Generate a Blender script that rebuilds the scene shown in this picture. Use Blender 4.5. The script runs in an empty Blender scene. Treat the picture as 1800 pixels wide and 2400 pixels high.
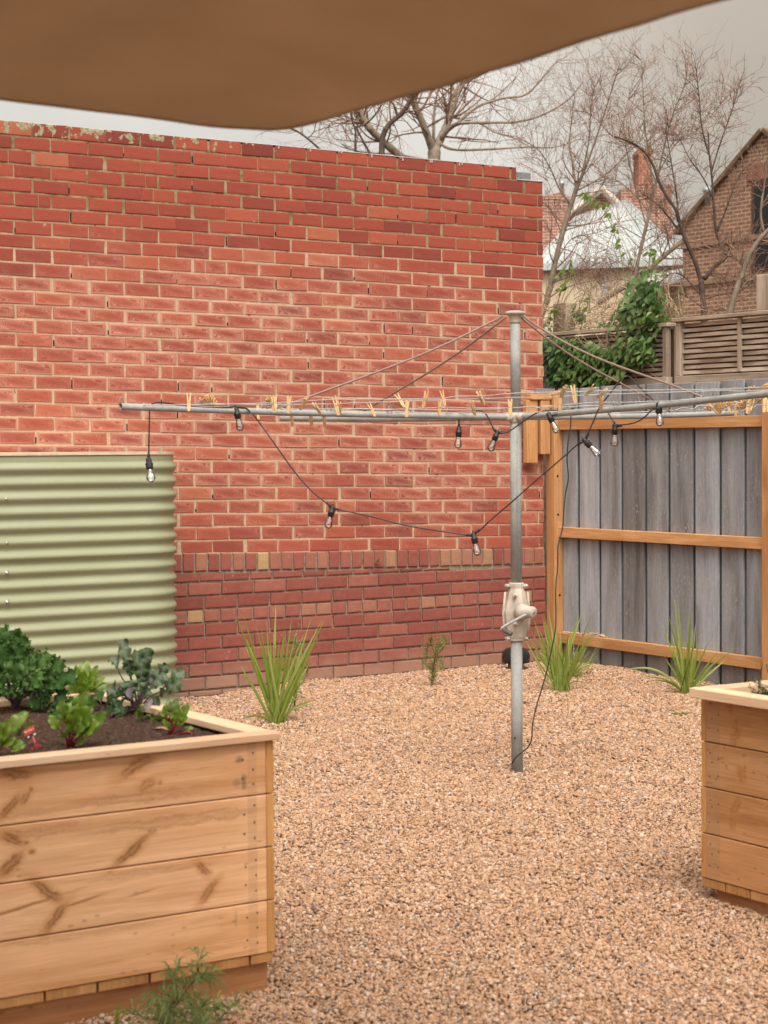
import bpy, math, random
import numpy as np
from mathutils import Vector, noise as mnoise
rnd = random.Random(7)
R = math.radians
S = bpy.context.scene
COL = S.collection

# ------------------------------------------------------------------ camera
CAM = np.array([-4.46527, -10.81466, 1.56272])
F_PX, YAW, PITCH, ROLL = 4464.28, 0.578052, 0.0351870, -0.00655452
def basis():
    cy, sy = math.cos(YAW), math.sin(YAW)
    f = np.array([sy*math.cos(PITCH), cy*math.cos(PITCH), -math.sin(PITCH)])
    r = np.array([cy, -sy, 0.0]); u = np.cross(r, f)
    c, s = math.cos(ROLL), math.sin(ROLL)
    return c*r + s*u, -s*r + c*u, f
RX, UX, FX = basis()
def at(px, py, d):
    """world point seen at pixel px,py of the 1800x2400 photograph, d metres deep"""
    return Vector(CAM + (RX*(px-900)/F_PX - UX*(py-1200)/F_PX + FX)*d)
def on(px, py, ax, v):
    """world point where the pixel's ray meets the plane axis=v"""
    r = RX*(px-900)/F_PX - UX*(py-1200)/F_PX + FX
    return Vector(CAM + r*((v-CAM[ax])/r[ax]))
def onw(px, py, r):
    """ray meets the vertical plane of a clothes wire running between the two near arms"""
    d = RX*(px-900)/F_PX - UX*(py-1200)/F_PX + FX
    t = (1.0-3.58-r - CAM[0]-CAM[1])/(d[0]+d[1])
    return Vector(CAM + d*t)
cd = bpy.data.cameras.new('camera'); co = bpy.data.objects.new('camera', cd); COL.objects.link(co)
from mathutils import Matrix
m3 = Matrix((RX, UX, -FX)).transposed()
co.matrix_world = Matrix.Translation(Vector(CAM)) @ m3.to_4x4()
cd.sensor_fit = 'HORIZONTAL'; cd.sensor_width = 33.0; cd.lens = F_PX/1800*33.0
cd.clip_start = 0.05; cd.clip_end = 1000
cd.dof.use_dof = True; cd.dof.focus_distance = 10.6; cd.dof.aperture_fstop = 7.5
S.camera = co

# ------------------------------------------------------------------ light
SUN_EL, SUN_AZ = R(58), R(205)          # azimuth clockwise from +Y
W = bpy.data.worlds.new('World'); S.world = W; W.use_nodes = True
wt = W.node_tree; wt.nodes.clear()
def wn(t): return wt.nodes.new(t)
sky = wn('ShaderNodeTexSky'); sky.sky_type = 'NISHITA'; sky.sun_disc = False
sky.sun_elevation = SUN_EL; sky.sun_rotation = SUN_AZ; sky.dust_density = 6.0; sky.air_density = 1.0; sky.ozone_density = 1.0
hs = wn('ShaderNodeHueSaturation'); hs.inputs['Saturation'].default_value = 0.10; hs.inputs['Value'].default_value = 2.25
wt.links.new(sky.outputs[0], hs.inputs['Color'])
tcw = wn('ShaderNodeTexCoord')
mpw = wn('ShaderNodeMapping'); mpw.inputs['Scale'].default_value = (1.5, 1.5, 3.0); mpw.inputs['Location'].default_value = (0.35, 0.1, 0.2)
wt.links.new(tcw.outputs['Generated'], mpw.inputs[0])
nzw = wn('ShaderNodeTexNoise'); nzw.inputs['Scale'].default_value = 1.7; nzw.inputs['Detail'].default_value = 5; nzw.inputs['Roughness'].default_value = 0.5
wt.links.new(mpw.outputs[0], nzw.inputs['Vector'])
rpw = wn('ShaderNodeValToRGB'); rpw.color_ramp.elements[0].position = 0.3; rpw.color_ramp.elements[0].color = (0.80, 0.765, 0.70, 1)
rpw.color_ramp.elements[1].position = 0.66; rpw.color_ramp.elements[1].color = (1.17, 1.11, 1.005, 1)
wt.links.new(nzw.outputs[0], rpw.inputs[0])
mxw = wn('ShaderNodeMix'); mxw.data_type = 'RGBA'; mxw.blend_type = 'MULTIPLY'; mxw.inputs[0].default_value = 1.0
wt.links.new(hs.outputs[0], mxw.inputs[6]); wt.links.new(rpw.outputs[0], mxw.inputs[7])
bg = wn('ShaderNodeBackground'); bg.inputs['Strength'].default_value = 0.12
wo = wn('ShaderNodeOutputWorld')
dv = Vector(at(1900, -150, 1.0))-Vector(CAM); dv.normalize()
dtw = wn('ShaderNodeVectorMath'); dtw.operation = 'DOT_PRODUCT'; nrw = wn('ShaderNodeVectorMath'); nrw.operation = 'NORMALIZE'
wt.links.new(tcw.outputs['Generated'], nrw.inputs[0]); wt.links.new(nrw.outputs[0], dtw.inputs[0]); dtw.inputs[1].default_value = dv
mrw = wn('ShaderNodeMapRange'); mrw.interpolation_type = 'SMOOTHSTEP'; wt.links.new(dtw.outputs['Value'], mrw.inputs[0])
for i_, v_ in enumerate((0.982, 0.9985, 0.0, 1.0)): mrw.inputs[1+i_].default_value = v_
mx2 = wn('ShaderNodeMix'); mx2.data_type = 'RGBA'; mx2.blend_type = 'MULTIPLY'; mx2.inputs[0].default_value = 1.0
wt.links.new(mxw.outputs[2], mx2.inputs[6]); rp2 = wn('ShaderNodeValToRGB'); rp2.color_ramp.elements[0].color = (1, 1, 1, 1); rp2.color_ramp.elements[1].color = (0.66, 0.605, 0.55, 1)
wt.links.new(mrw.outputs[0], rp2.inputs[0]); wt.links.new(rp2.outputs[0], mx2.inputs[7])
wt.links.new(mx2.outputs[2], bg.inputs['Color']); wt.links.new(bg.outputs[0], wo.inputs[0])
sl = bpy.data.lights.new('sun', 'SUN'); sl.energy = 1.25; sl.angle = R(38); sl.color = (1.0, 0.93, 0.84)
so = bpy.data.objects.new('sun', sl); COL.objects.link(so)
sd = Vector((math.sin(SUN_AZ)*math.cos(SUN_EL), math.cos(SUN_AZ)*math.cos(SUN_EL), math.sin(SUN_EL)))
so.rotation_euler = sd.to_track_quat('Z', 'Y').to_euler()
S.view_settings.view_transform = 'Standard'; S.view_settings.look = 'None'
S.view_settings.exposure = -0.08; S.view_settings.gamma = 1.0
S.render.resolution_x = 768; S.render.resolution_y = 1024
S.cycles.use_denoising = True
S.cycles.denoiser = 'OPENIMAGEDENOISE'; S.cycles.denoising_input_passes = 'RGB_ALBEDO_NORMAL'; S.cycles.denoising_prefilter = 'NONE'
S.cycles.max_bounces = 8; S.cycles.transparent_max_bounces = 16
S.cycles.sample_clamp_indirect = 6

# ------------------------------------------------------------------ node helper
class NT:
    def __init__(s, name):
        s.m = bpy.data.materials.new(name); s.m.use_nodes = True
        s.t = s.m.node_tree; s.b = s.t.nodes['Principled BSDF']; s.out = s.t.nodes['Material Output']
        s.b.inputs['Roughness'].default_value = 0.8
        s.b.inputs['Specular IOR Level'].default_value = 0.3
    def n(s, t, **kw):
        x = s.t.nodes.new(t)
        for k, v in kw.items(): setattr(x, k, v)
        return x
    def set(s, sock, v):
        if isinstance(v, bpy.types.NodeSocket): s.t.links.new(v, sock)
        elif v is not None:
            if sock.type == 'RGBA' and len(v) == 3: v = (*v, 1)
            sock.default_value = v
    def tc(s, k='Object'): return s.n('ShaderNodeTexCoord').outputs[k]
    def pos(s): return s.n('ShaderNodeNewGeometry').outputs['Position']
    def attr(s, nm='Col'): return s.n('ShaderNodeAttribute', attribute_name=nm)
    def rand(s): return s.n('ShaderNodeObjectInfo').outputs['Random']
    def map(s, v, scale=(1, 1, 1), loc=(0, 0, 0), rot=(0, 0, 0)):
        x = s.n('ShaderNodeMapping'); s.set(x.inputs[0], v); s.set(x.inputs['Scale'], scale); s.set(x.inputs['Location'], loc); s.set(x.inputs['Rotation'], rot)
        return x.outputs[0]
    def noise(s, v, scale, detail=4, rough=0.55, dist=0.0, col=False):
        x = s.n('ShaderNodeTexNoise'); s.set(x.inputs['Vector'], v); s.set(x.inputs['Scale'], scale)
        x.inputs['Detail'].default_value = detail; x.inputs['Roughness'].default_value = rough; x.inputs['Distortion'].default_value = dist
        return x.outputs[1 if col else 0]
    def voro(s, v, scale, feature='F1', out='Distance', rnd_=1.0):
        x = s.n('ShaderNodeTexVoronoi', feature=feature); s.set(x.inputs['Vector'], v); x.inputs['Scale'].default_value = scale
        x.inputs['Randomness'].default_value = rnd_
        return x.outputs[out]
    def ramp(s, f, stops, interp='LINEAR'):
        x = s.n('ShaderNodeValToRGB'); cr = x.color_ramp; cr.interpolation = interp
        while len(cr.elements) < len(stops): cr.elements.new(0.5)
        for e, (p, c) in zip(cr.elements, stops):
            e.position = p; e.color = (c, c, c, 1) if isinstance(c, (int, float)) else (*c[:3], 1)
        s.set(x.inputs[0], f); return x.outputs[0]
    def ma(s, op, a, b=None, c=None, clamp=False):
        x = s.n('ShaderNodeMath', operation=op, use_clamp=clamp); s.set(x.inputs[0], a)
        if b is not None: s.set(x.inputs[1], b)
        if c is not None: s.set(x.inputs[2], c)
        return x.outputs[0]
    def sm(s, v, a, b):
        x = s.n('ShaderNodeMapRange', interpolation_type='SMOOTHSTEP'); s.set(x.inputs[0], v)
        if a <= b: vals = (a, b, 0, 1)
        else: vals = (b, a, 1, 0)
        for i, q in enumerate(vals): x.inputs[1+i].default_value = q
        return x.outputs[0]
    def mix(s, f, a, b, blend='MIX'):
        x = s.n('ShaderNodeMix', data_type='RGBA', blend_type=blend); s.set(x.inputs[0], f); s.set(x.inputs[6], a); s.set(x.inputs[7], b)
        return x.outputs[2]
    def sep(s, v):
        x = s.n('ShaderNodeSeparateXYZ'); s.set(x.inputs[0], v); return x.outputs
    def sepc(s, v):
        x = s.n('ShaderNodeSeparateColor'); s.set(x.inputs[0], v); return x.outputs
    def vadd(s, a, b):
        x = s.n('ShaderNodeVectorMath', operation='ADD'); s.set(x.inputs[0], a); s.set(x.inputs[1], b); return x.outputs[0]
    def vscale(s, a, f):
        x = s.n('ShaderNodeVectorMath', operation='SCALE'); s.set(x.inputs[0], a); s.set(x.inputs['Scale'], f); return x.outputs[0]
    def bump(s, h, strength=0.5, dist=0.01):
        x = s.n('ShaderNodeBump'); s.set(x.inputs['Height'], h); x.inputs['Strength'].default_value = strength; x.inputs['Distance'].default_value = dist
        s.t.links.new(x.outputs[0], s.b.inputs['Normal'])
    def done(s, col=None, rough=None, spec=None, metal=None, sub=None):
        if col is not None: s.set(s.b.inputs['Base Color'], col)
        if rough is not None: s.set(s.b.inputs['Roughness'], rough)
        if spec is not None: s.b.inputs['Specular IOR Level'].default_value = spec
        if metal is not None: s.set(s.b.inputs['Metallic'], metal)
        return s.m
def plain(name, col, rough=0.6, spec=0.3, metal=0.0, var=0.15, scale=30):
    k = NT(name); nz = k.noise(k.tc(), scale, 5)
    d = tuple(c*(1-var) for c in col); l = tuple(min(1, c*(1+var)) for c in col)
    return k.done(k.ramp(nz, [(0.3, d), (0.7, l)]), rough, spec, metal)
def translucent_leaf(k, col, amount=0.35):
    t = k.n('ShaderNodeBsdfTranslucent'); k.set(t.inputs[0], col)
    mx = k.n('ShaderNodeMixShader'); mx.inputs[0].default_value = amount
    k.t.links.new(k.b.outputs[0], mx.inputs[1]); k.t.links.new(t.outputs[0], mx.inputs[2]); k.t.links.new(mx.outputs[0], k.out.inputs[0])

# ------------------------------------------------------------------ mesh helper
class MB:
    def __init__(s): s.v = []; s.f = []; s.c = []; s.mi = []
    def add(s, vs, fs, col=(0.5, 0.5, 0.5, 1), mi=0, cols=None):
        b = len(s.v); s.v += [tuple(v) for v in vs]
        s.f += [tuple(i+b for i in f) for f in fs]; s.mi += [mi]*len(fs)
        s.c += cols if cols else [col]*len(vs)
    def box(s, x0, x1, y0, y1, z0, z1, bev=0.0, **kw):
        if x0 > x1: x0, x1 = x1, x0
        if y0 > y1: y0, y1 = y1, y0
        if z0 > z1: z0, z1 = z1, z0
        b = min(bev, (x1-x0)*0.45, (y1-y0)*0.45, (z1-z0)*0.45)
        if b <= 0:
            vs = [(x, y, z) for z in (z0, z1) for y in (y0, y1) for x in (x0, x1)]
            s.add(vs, [(0, 2, 3, 1), (4, 5, 7, 6), (0, 1, 5, 4), (2, 6, 7, 3), (0, 4, 6, 2), (1, 3, 7, 5)], **kw); return
        # chamfered box : 24 verts
        vs = []; idx = {}
        for i, (sx, x) in enumerate(((-1, x0), (1, x1))):
            for j, (sy, y) in enumerate(((-1, y0), (1, y1))):
                for k, (sz, z) in enumerate(((-1, z0), (1, z1))):
                    for a in range(3):
                        p = [x-sx*b, y-sy*b, z-sz*b]; p[a] = (x, y, z)[a]
                        idx[(i, j, k, a)] = len(vs); vs.append(p)
        I = idx; fs = []
        for a in range(3):
            for sgn in (0, 1):
                q = []
                for (p, r) in ((0, 0), (1, 0), (1, 1), (0, 1)):
                    c = [0, 0, 0]; c[a] = sgn; c[(a+1) % 3] = p; c[(a+2) % 3] = r
                    q.append(I[(*c, a)])
                fs.append(tuple(q if sgn else q[::-1]))
        for a in range(3):
            o1, o2 = (a+1) % 3, (a+2) % 3
            for p in (0, 1):
                for r in (0, 1):
                    c0 = [0]*3; c1 = [0]*3; c0[a] = 0; c1[a] = 1
                    for c in (c0, c1): c[o1] = p; c[o2] = r
                    q = (I[(*c0, o1)], I[(*c1, o1)], I[(*c1, o2)], I[(*c0, o2)])
                    fs.append(q if (p == r) else q[::-1])
        for i in (0, 1):
            for j in (0, 1):
                for k in (0, 1):
                    q = (I[(i, j, k, 0)], I[(i, j, k, 1)], I[(i, j, k, 2)])
                    fs.append(q if (i+j+k) % 2 else q[::-1])
        s.add(vs, fs, **kw)
    def tube(s, pts, rad, n=8, cap=True, **kw):
        pts = [Vector(p) for p in pts]
        if not isinstance(rad, (list, tuple)): rad = [rad]*len(pts)
        vs = []; fs = []; t0 = (pts[1]-pts[0]).normalized()
        ref = Vector((0, 0, 1)) if abs(t0.z) < 0.9 else Vector((1, 0, 0))
        nx = t0.cross(ref).normalized()
        for i, p in enumerate(pts):
            a = pts[max(i-1, 0)]; b = pts[min(i+1, len(pts)-1)]; t = (b-a)
            t = t.normalized() if t.length > 1e-9 else t0
            nx = (nx - t*nx.dot(t)); nx = nx.normalized() if nx.length > 1e-6 else t.orthogonal().normalized()
            ny = t.cross(nx)
            for k in range(n):
                an = 2*math.pi*k/n; vs.append(p + (nx*math.cos(an)+ny*math.sin(an))*rad[i])
        for i in range(len(pts)-1):
            for k in range(n):
                k2 = (k+1) % n; fs.append((i*n+k, i*n+k2, (i+1)*n+k2, (i+1)*n+k))
        if cap:
            fs.append(tuple(range(n-1, -1, -1))); fs.append(tuple((len(pts)-1)*n+k for k in range(n)))
        s.add(vs, fs, **kw)
    def lathe(s, prof, origin=(0, 0, 0), axis=(0, 0, 1), n=20, **kw):
        """prof: list of (radius, height)"""
        q = Vector((0, 0, 1)).rotation_difference(Vector(axis).normalized()); o = Vector(origin); vs = []; fs = []
        for (r, h) in prof:
            for k in range(n):
                an = 2*math.pi*k/n; vs.append(o + q @ Vector((r*math.cos(an), r*math.sin(an), h)))
        for i in range(len(prof)-1):
            for k in range(n):
                k2 = (k+1) % n; fs.append((i*n+k, i*n+k2, (i+1)*n+k2, (i+1)*n+k))
        fs.append(tuple(range(n-1, -1, -1))); fs.append(tuple((len(prof)-1)*n+k for k in range(n)))
        s.add(vs, fs, **kw)
    def grid(s, P, cols=None, **kw):
        """P[i][j] points"""
        nu, nv = len(P), len(P[0]); vs = [p for row in P for p in row]
        fs = [(i*nv+j, (i+1)*nv+j, (i+1)*nv+j+1, i*nv+j+1) for i in range(nu-1) for j in range(nv-1)]
        s.add(vs, fs, cols=cols, **kw)
    def build(s, name, mats, parent=None, smooth=False):
        me = bpy.data.meshes.new(name)
        org = Vector(parent.get('_o', (0, 0, 0))) if parent else Vector((0, 0, 0))
        v = np.array([tuple(p) for p in s.v], dtype=np.float32)
        if parent is not None: v = v - np.array(world_loc(parent), dtype=np.float32)
        me.from_pydata(v.tolist(), [], s.f)
        a = me.attributes.new('Col', 'FLOAT_COLOR', 'POINT')
        a.data.foreach_set('color', np.array([(*c, 1)[:4] for c in s.c], dtype=np.float32).ravel())
        if not isinstance(mats, (list, tuple)): mats = [mats]
        for m in mats: me.materials.append(m)
        if len(mats) > 1: me.polygons.foreach_set('material_index', s.mi)
        if smooth: me.polygons.foreach_set('use_smooth', [True]*len(me.polygons))
        me.update()
        o = bpy.data.objects.new(name, me); COL.objects.link(o)
        if parent is not None: o.parent = parent
        return o
def world_loc(o):
    l = Vector((0, 0, 0))
    while o is not None: l += o.location; o = o.parent
    return l
def tag(o, label=None, cat=None, group=None, kind=None):
    if label: o['label'] = label
    if cat: o['category'] = cat
    if group: o['group'] = group
    if kind: o['kind'] = kind
    return o
def thing(name, label, cat, loc=(0, 0, 0), group=None):
    o = bpy.data.objects.new(name, None); o.empty_display_size = 0.1; COL.objects.link(o); o.location = loc
    return tag(o, label, cat, group)
def spline(pts, n=6):
    """Catmull-Rom through pts"""
    P = [Vector(p) for p in pts]; P = [P[0]*2-P[1]] + P + [P[-1]*2-P[-2]]; out = []
    for i in range(1, len(P)-2):
        for k in range(n):
            t = k/n; a, b, c, d = P[i-1], P[i], P[i+1], P[i+2]
            out.append(0.5*((2*b)+(c-a)*t+(2*a-5*b+4*c-d)*t*t+(3*b-a-3*c+d)*t**3))
    out.append(P[-2]); return out
def lerp(a, b, t): return a+(b-a)*t

# ------------------------------------------------------------------ materials
def mk_brick(plinth=False):
    k = NT('plinth_brick' if plinth else 'red_brick'); a = k.attr().outputs['Color']; r, g, b = k.sepc(a)[:3]
    p = k.pos(); z = k.sep(p)[2]; x = k.sep(p)[0]
    if plinth:
        base = k.ramp(r, [(0.0, (0.225, 0.072, 0.056)), (0.5, (0.305, 0.100, 0.077)), (0.8, (0.36, 0.175, 0.118)), (1.0, (0.44, 0.29, 0.15))])
    else:
        base = k.ramp(r, [(0.0, (0.205, 0.053, 0.043)), (0.3, (0.29, 0.068, 0.049)), (0.7, (0.345, 0.082, 0.055)), (0.93, (0.40, 0.108, 0.066)), (1.0, (0.41, 0.20, 0.11))])
    pn = k.vadd(p, k.vscale(a, 9.0))
    mott = k.noise(pn, 22, 6, 0.6); base = k.mix(0.55, base, k.ramp(mott, [(0.25, (0.62, 0.58, 0.58)), (0.75, (1.2, 1.22, 1.2))]), 'MULTIPLY')
    streak = k.noise(k.map(pn, (3, 1, 22)), 3, 4); sm_ = k.ma('MULTIPLY', k.sm(streak, 0.5, 0.68), k.sm(g, 0.72, 0.92))
    sm_ = k.ma('MULTIPLY', sm_, k.sm(b, 0.5, 1.0)); base = k.mix(k.ma('MULTIPLY', sm_, 0.4), base, (0.19, 0.06, 0.055))
    fine = k.noise(p, 160, 3); base = k.mix(0.3, base, k.ramp(fine, [(0.3, 0.72), (0.7, 1.2)]), 'MULTIPLY')
    en = k.noise(pn, 34, 6, 0.68)
    if plinth:
        eff = k.ma('MULTIPLY', k.sm(en, 0.60, 0.74), k.sm(k.noise(p, 2.5, 2), 0.5, 0.62)); base = k.mix(k.ma('MULTIPLY', eff, 0.6), base, (0.60, 0.46, 0.36))
        dust = k.ma('MULTIPLY', k.sm(k.ma('ADD', z, k.ma('MULTIPLY', k.noise(p, 5, 3), 0.22)), 0.34, 0.10), 0.62); base = k.mix(dust, base, (0.37, 0.25, 0.175))
    else:
        band = k.ma('MULTIPLY', k.sm(k.ma('ADD', z, k.ma('MULTIPLY', k.noise(p, 1.1, 3), 1.4)), 1.2, 2.2), k.sm(k.ma('ADD', z, k.ma('MULTIPLY', k.noise(p, 1.3, 3), 0.9)), 3.45, 2.85))
        edge = k.ma('SUBTRACT', k.ma('MULTIPLY', en, 1.5), k.ma('MULTIPLY', b, 0.42))
        eff = k.ma('MULTIPLY', k.ma('MULTIPLY', k.sm(edge, 0.34, 0.66), band), k.ma('ADD', 0.40, k.ma('MULTIPLY', k.sm(k.ma('ADD', k.noise(k.vadd(p, k.vscale(a, 0.35)), 2.2, 3), k.ma('MULTIPLY', g, 0.25)), 0.45, 0.75), 0.8)))
        base = k.mix(k.ma('MULTIPLY', eff, 0.62), base, (0.58, 0.31, 0.225))
        wash = k.sm(k.noise(k.map(pn, (1, 1, 0.6)), 9, 5, 0.65), 0.62, 0.75); base = k.mix(k.ma('MULTIPLY', k.ma('MULTIPLY', wash, band), 0.4), base, (0.50, 0.24, 0.175))
    sp = k.voro(k.vadd(p, k.vscale(k.noise(p, 30, 2, col=True), 0.012)), 5.5); spc = k.voro(p, 5.5, out='Color')
    spot = k.ma('MULTIPLY', k.sm(sp, 0.075, 0.05), k.sm(k.sepc(spc)[0], 0.83, 0.84)); base = k.mix(k.ma('MULTIPLY', spot, 0.8), base, (0.36, 0.29, 0.21))
    if not plinth:
        ln = k.noise(p, 17, 5, 0.62); lz = k.ma('MULTIPLY', k.sm(z, 3.36, 3.50), k.sm(x, 2.4, 0.6))
        lich = k.sm(k.ma('ADD', ln, k.ma('MULTIPLY', lz, 0.22)), 0.72, 0.735); lich = k.ma('MULTIPLY', lich, k.sm(z, 3.33, 3.36))
        base = k.mix(lich, base, k.ramp(k.noise(p, 60, 3), [(0.35, (0.22, 0.20, 0.105)), (0.65, (0.40, 0.38, 0.265))]))
    k.bump(k.ma('ADD', k.ma('MULTIPLY', fine, 0.4), en), 0.35, 0.003)
    return k.done(base, 0.9, 0.08)
def mk_mortar(plinth=False):
    k = NT('plinth_mortar' if plinth else 'cream_mortar'); p = k.pos(); z = k.sep(p)[2]
    n1 = k.noise(p, 40, 5, 0.65)
    if plinth:
        c = k.ramp(n1, [(0.3, (0.19, 0.15, 0.12)), (0.7, (0.35, 0.28, 0.22))])
        moss = k.ma('MULTIPLY', k.sm(k.noise(p, 9, 4), 0.55, 0.66), 0.6); c = k.mix(moss, c, (0.12, 0.10, 0.03))
    else:
        c = k.ramp(n1, [(0.3, (0.40, 0.29, 0.19)), (0.7, (0.54, 0.405, 0.275))])
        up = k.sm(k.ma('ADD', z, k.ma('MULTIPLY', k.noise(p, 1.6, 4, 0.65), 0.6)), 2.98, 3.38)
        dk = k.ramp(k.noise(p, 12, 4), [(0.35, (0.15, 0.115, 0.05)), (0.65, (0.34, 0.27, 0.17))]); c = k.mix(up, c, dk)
        hole = k.sm(k.noise(k.map(p, (1, 1, 1)), 15, 4, 0.6), 0.66, 0.70); c = k.mix(k.ma('MULTIPLY', hole, 0.85), c, (0.07, 0.05, 0.04))
    k.bump(n1, 0.8, 0.006)
    return k.done(c, 0.95, 0.1)
def mk_wood(name, axis, dark, mid, light, knots=True, marks=None, grain=1.0, rough=0.72, rings=1.0):
    k = NT(name); o = k.tc(); rn = k.rand()
    off = k.n('ShaderNodeCombineXYZ')
    for i, q in enumerate((37.0, 53.0, 71.0)): k.set(off.inputs[i], k.ma('MULTIPLY', rn, q))
    v = k.vadd(o, off.outputs[0])
    al, ac = 1.1, 15.0
    sc = [ac]*3; sc[axis] = al
    kd = None
    if knots:
        ks = [5.5]*3; ks[axis] = 2.6
        kd = k.voro(k.map(v, ks), 1.0)
        v2 = k.vadd(v, k.vscale(k.n('ShaderNodeNewGeometry').outputs['Normal'], 0.0))
    gsrc = k.map(v, sc)
    n1 = k.noise(gsrc, 1.0, 5, 0.6, 0.5)
    if knots: n1 = k.ma('ADD', n1, k.ma('MULTIPLY', k.sm(kd, 0.35, 0.05), 0.35))
    ring = k.ma('SINE', k.ma('MULTIPLY', n1, 46.0*rings)); 
    wv = [2.2]*3; wv[axis] = 0.35
    n1w = k.ma('ADD', k.ma('MULTIPLY', n1, 0.6), k.ma('MULTIPLY', k.noise(k.map(v, tuple(4*q for q in wv)), 1.0, 3, 0.5), 0.4))
    col = k.ramp(n1w, [(0.33, dark), (0.5, mid), (0.66, light)])
    col = k.mix(0.30*grain, col, k.ramp(ring, [(0.0, (0.80, 0.72, 0.62)), (0.6, (1.0, 1.0, 1.0)), (1.0, (1.07, 1.07, 1.07))]), 'MULTIPLY')
    f2 = [170.0]*3; f2[axis] = 5.0
    fb = k.noise(k.map(v, f2), 1.0, 3); col = k.mix(0.55*grain, col, k.ramp(fb, [(0.3, 0.74), (0.7, 1.16)]), 'MULTIPLY')
    spk = k.voro(k.map(v, tuple(26 if i == axis else 60 for i in range(3))), 1.0); spc_ = k.sepc(k.voro(k.map(v, tuple(26 if i == axis else 60 for i in range(3))), 1.0, out='Color'))[0]
    col = k.mix(k.ma('MULTIPLY', k.ma('MULTIPLY', k.sm(spk, 0.30, 0.12), k.sm(spc_, 0.86, 0.9)), 0.5*grain), col, tuple(c_*0.4 for c_ in dark))
    tone = k.ramp(rn, [(0.0, (0.88, 0.86, 0.84)), (1.0, (1.1, 1.1, 1.1))]); col = k.mix(1.0, col, tone, 'MULTIPLY')
    if knots:
        km = k.sm(k.ma('ADD', kd, k.ma('MULTIPLY', k.noise(v, 60, 3), 0.06)), 0.135, 0.07)
        pick = k.sm(k.sepc(k.voro(k.map(v, ks), 1.0, out='Color'))[0], 0.55, 0.6)
        col = k.mix(k.ma('MULTIPLY', km, k.ma('MULTIPLY', pick, 0.8)), col, tuple(c*0.42 for c in dark))
    if marks:
        P = k.sep(k.pos()); nz = k.noise(k.map(k.pos(), tuple(0.45 if i == marks['h'] else 1.0 for i in range(3))), 30, 6, 0.7); nf = k.noise(k.map(k.pos(), (1, 1, 1)), 110, 3)
        h = P[marks['h']]; z = P[2]; tot = None; halo = None
        for (mx, mz, ang, L, Wd, amt) in marks['list']:
            ca, sa = math.cos(R(ang)), math.sin(R(ang))
            dx = k.ma('SUBTRACT', h, mx); dz = k.ma('SUBTRACT', z, mz)
            uu = k.ma('ADD', k.ma('MULTIPLY', dx, ca/L), k.ma('MULTIPLY', dz, sa/L)); vv = k.ma('ADD', k.ma('MULTIPLY', dx, -sa/Wd), k.ma('MULTIPLY', dz, ca/Wd))
            vv = k.ma('ADD', vv, k.ma('MULTIPLY', k.ma('SUBTRACT', nz, 0.5), 2.2))
            d = k.ma('SQRT', k.ma('ADD', k.ma('MULTIPLY', uu, uu), k.ma('MULTIPLY', vv, vv)))
            sk_ = k.ma('SINE', k.ma('ADD', k.ma('MULTIPLY', vv, 8.0), k.ma('MULTIPLY', nz, 9.0)))
            m = k.ma('MULTIPLY', k.ma('MULTIPLY', k.sm(d, 0.95, 0.45), k.ma('ADD', 0.72, k.ma('MULTIPLY', sk_, 0.28))), amt)
            hm_ = k.ma('MULTIPLY', k.sm(d, 1.8, 0.5), amt*0.6); halo = hm_ if halo is None else k.ma('MAXIMUM', halo, hm_); tot = m if tot is None else k.ma('MAXIMUM', tot, m)
        tot = k.ma('MULTIPLY', tot, k.ramp(nf, [(0.3, 0.65), (0.7, 1.0)]))
        col = k.mix(halo, col, (0.46, 0.205, 0.062)); col = k.mix(tot, col, marks.get('col', (0.20, 0.075, 0.022)))
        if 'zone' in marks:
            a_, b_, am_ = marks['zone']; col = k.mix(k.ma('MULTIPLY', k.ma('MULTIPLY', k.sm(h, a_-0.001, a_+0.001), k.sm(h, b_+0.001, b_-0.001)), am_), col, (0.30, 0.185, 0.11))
        if 'stain' in marks:
            tot = None
            for (mx, mz, rx, rz, amt) in marks['stain']:
                dx = k.ma('MULTIPLY', k.ma('SUBTRACT', h, mx), 1/rx); dz = k.ma('MULTIPLY', k.ma('SUBTRACT', z, mz), 1/rz)
                d = k.ma('ADD', k.ma('SQRT', k.ma('ADD', k.ma('MULTIPLY', dx, dx), k.ma('MULTIPLY', dz, dz))), k.ma('MULTIPLY', k.ma('SUBTRACT', nz, 0.5), 1.6))
                m = k.ma('MULTIPLY', k.sm(d, 1.0, 0.2), amt); tot = m if tot is None else k.ma('MAXIMUM', tot, m)
            col = k.mix(tot, col, (0.12, 0.09, 0.06))
    k.bump(k.ma('ADD', fb, k.ma('MULTIPLY', n1, 0.6)), 0.25, 0.002)
    return k.done(col, rough, 0.25)
PINE = ((0.53, 0.26, 0.105), (0.70, 0.40, 0.215), (0.80, 0.49, 0.285))
M = {}
M['brick'], M['plinth'], M['mortar'], M['pmortar'] = mk_brick(), mk_brick(True), mk_mortar(), mk_mortar(True)
M['fence_x'] = mk_wood('new_pine_across', 1, (0.44, 0.21, 0.082), (0.56, 0.30, 0.13), (0.63, 0.36, 0.17), rings=0.8)
M['fence_z'] = mk_wood('new_pine_upright', 2, (0.39, 0.18, 0.068), (0.51, 0.26, 0.108), (0.58, 0.32, 0.145), rings=0.8)
M['board_y'] = mk_wood('planter_pine_long', 1, (0.33, 0.145, 0.055), (0.43, 0.21, 0.09), (0.50, 0.27, 0.13))
M['lid_x'] = mk_wood('pale_pine_rail', 0, (0.58, 0.36, 0.22), (0.67, 0.455, 0.30), (0.74, 0.53, 0.365), knots=False, grain=0.6)
M['lid_y'] = mk_wood('pale_pine_rail_long', 1, (0.58, 0.36, 0.22), (0.67, 0.455, 0.30), (0.74, 0.53, 0.365), knots=False, grain=0.6)
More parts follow.
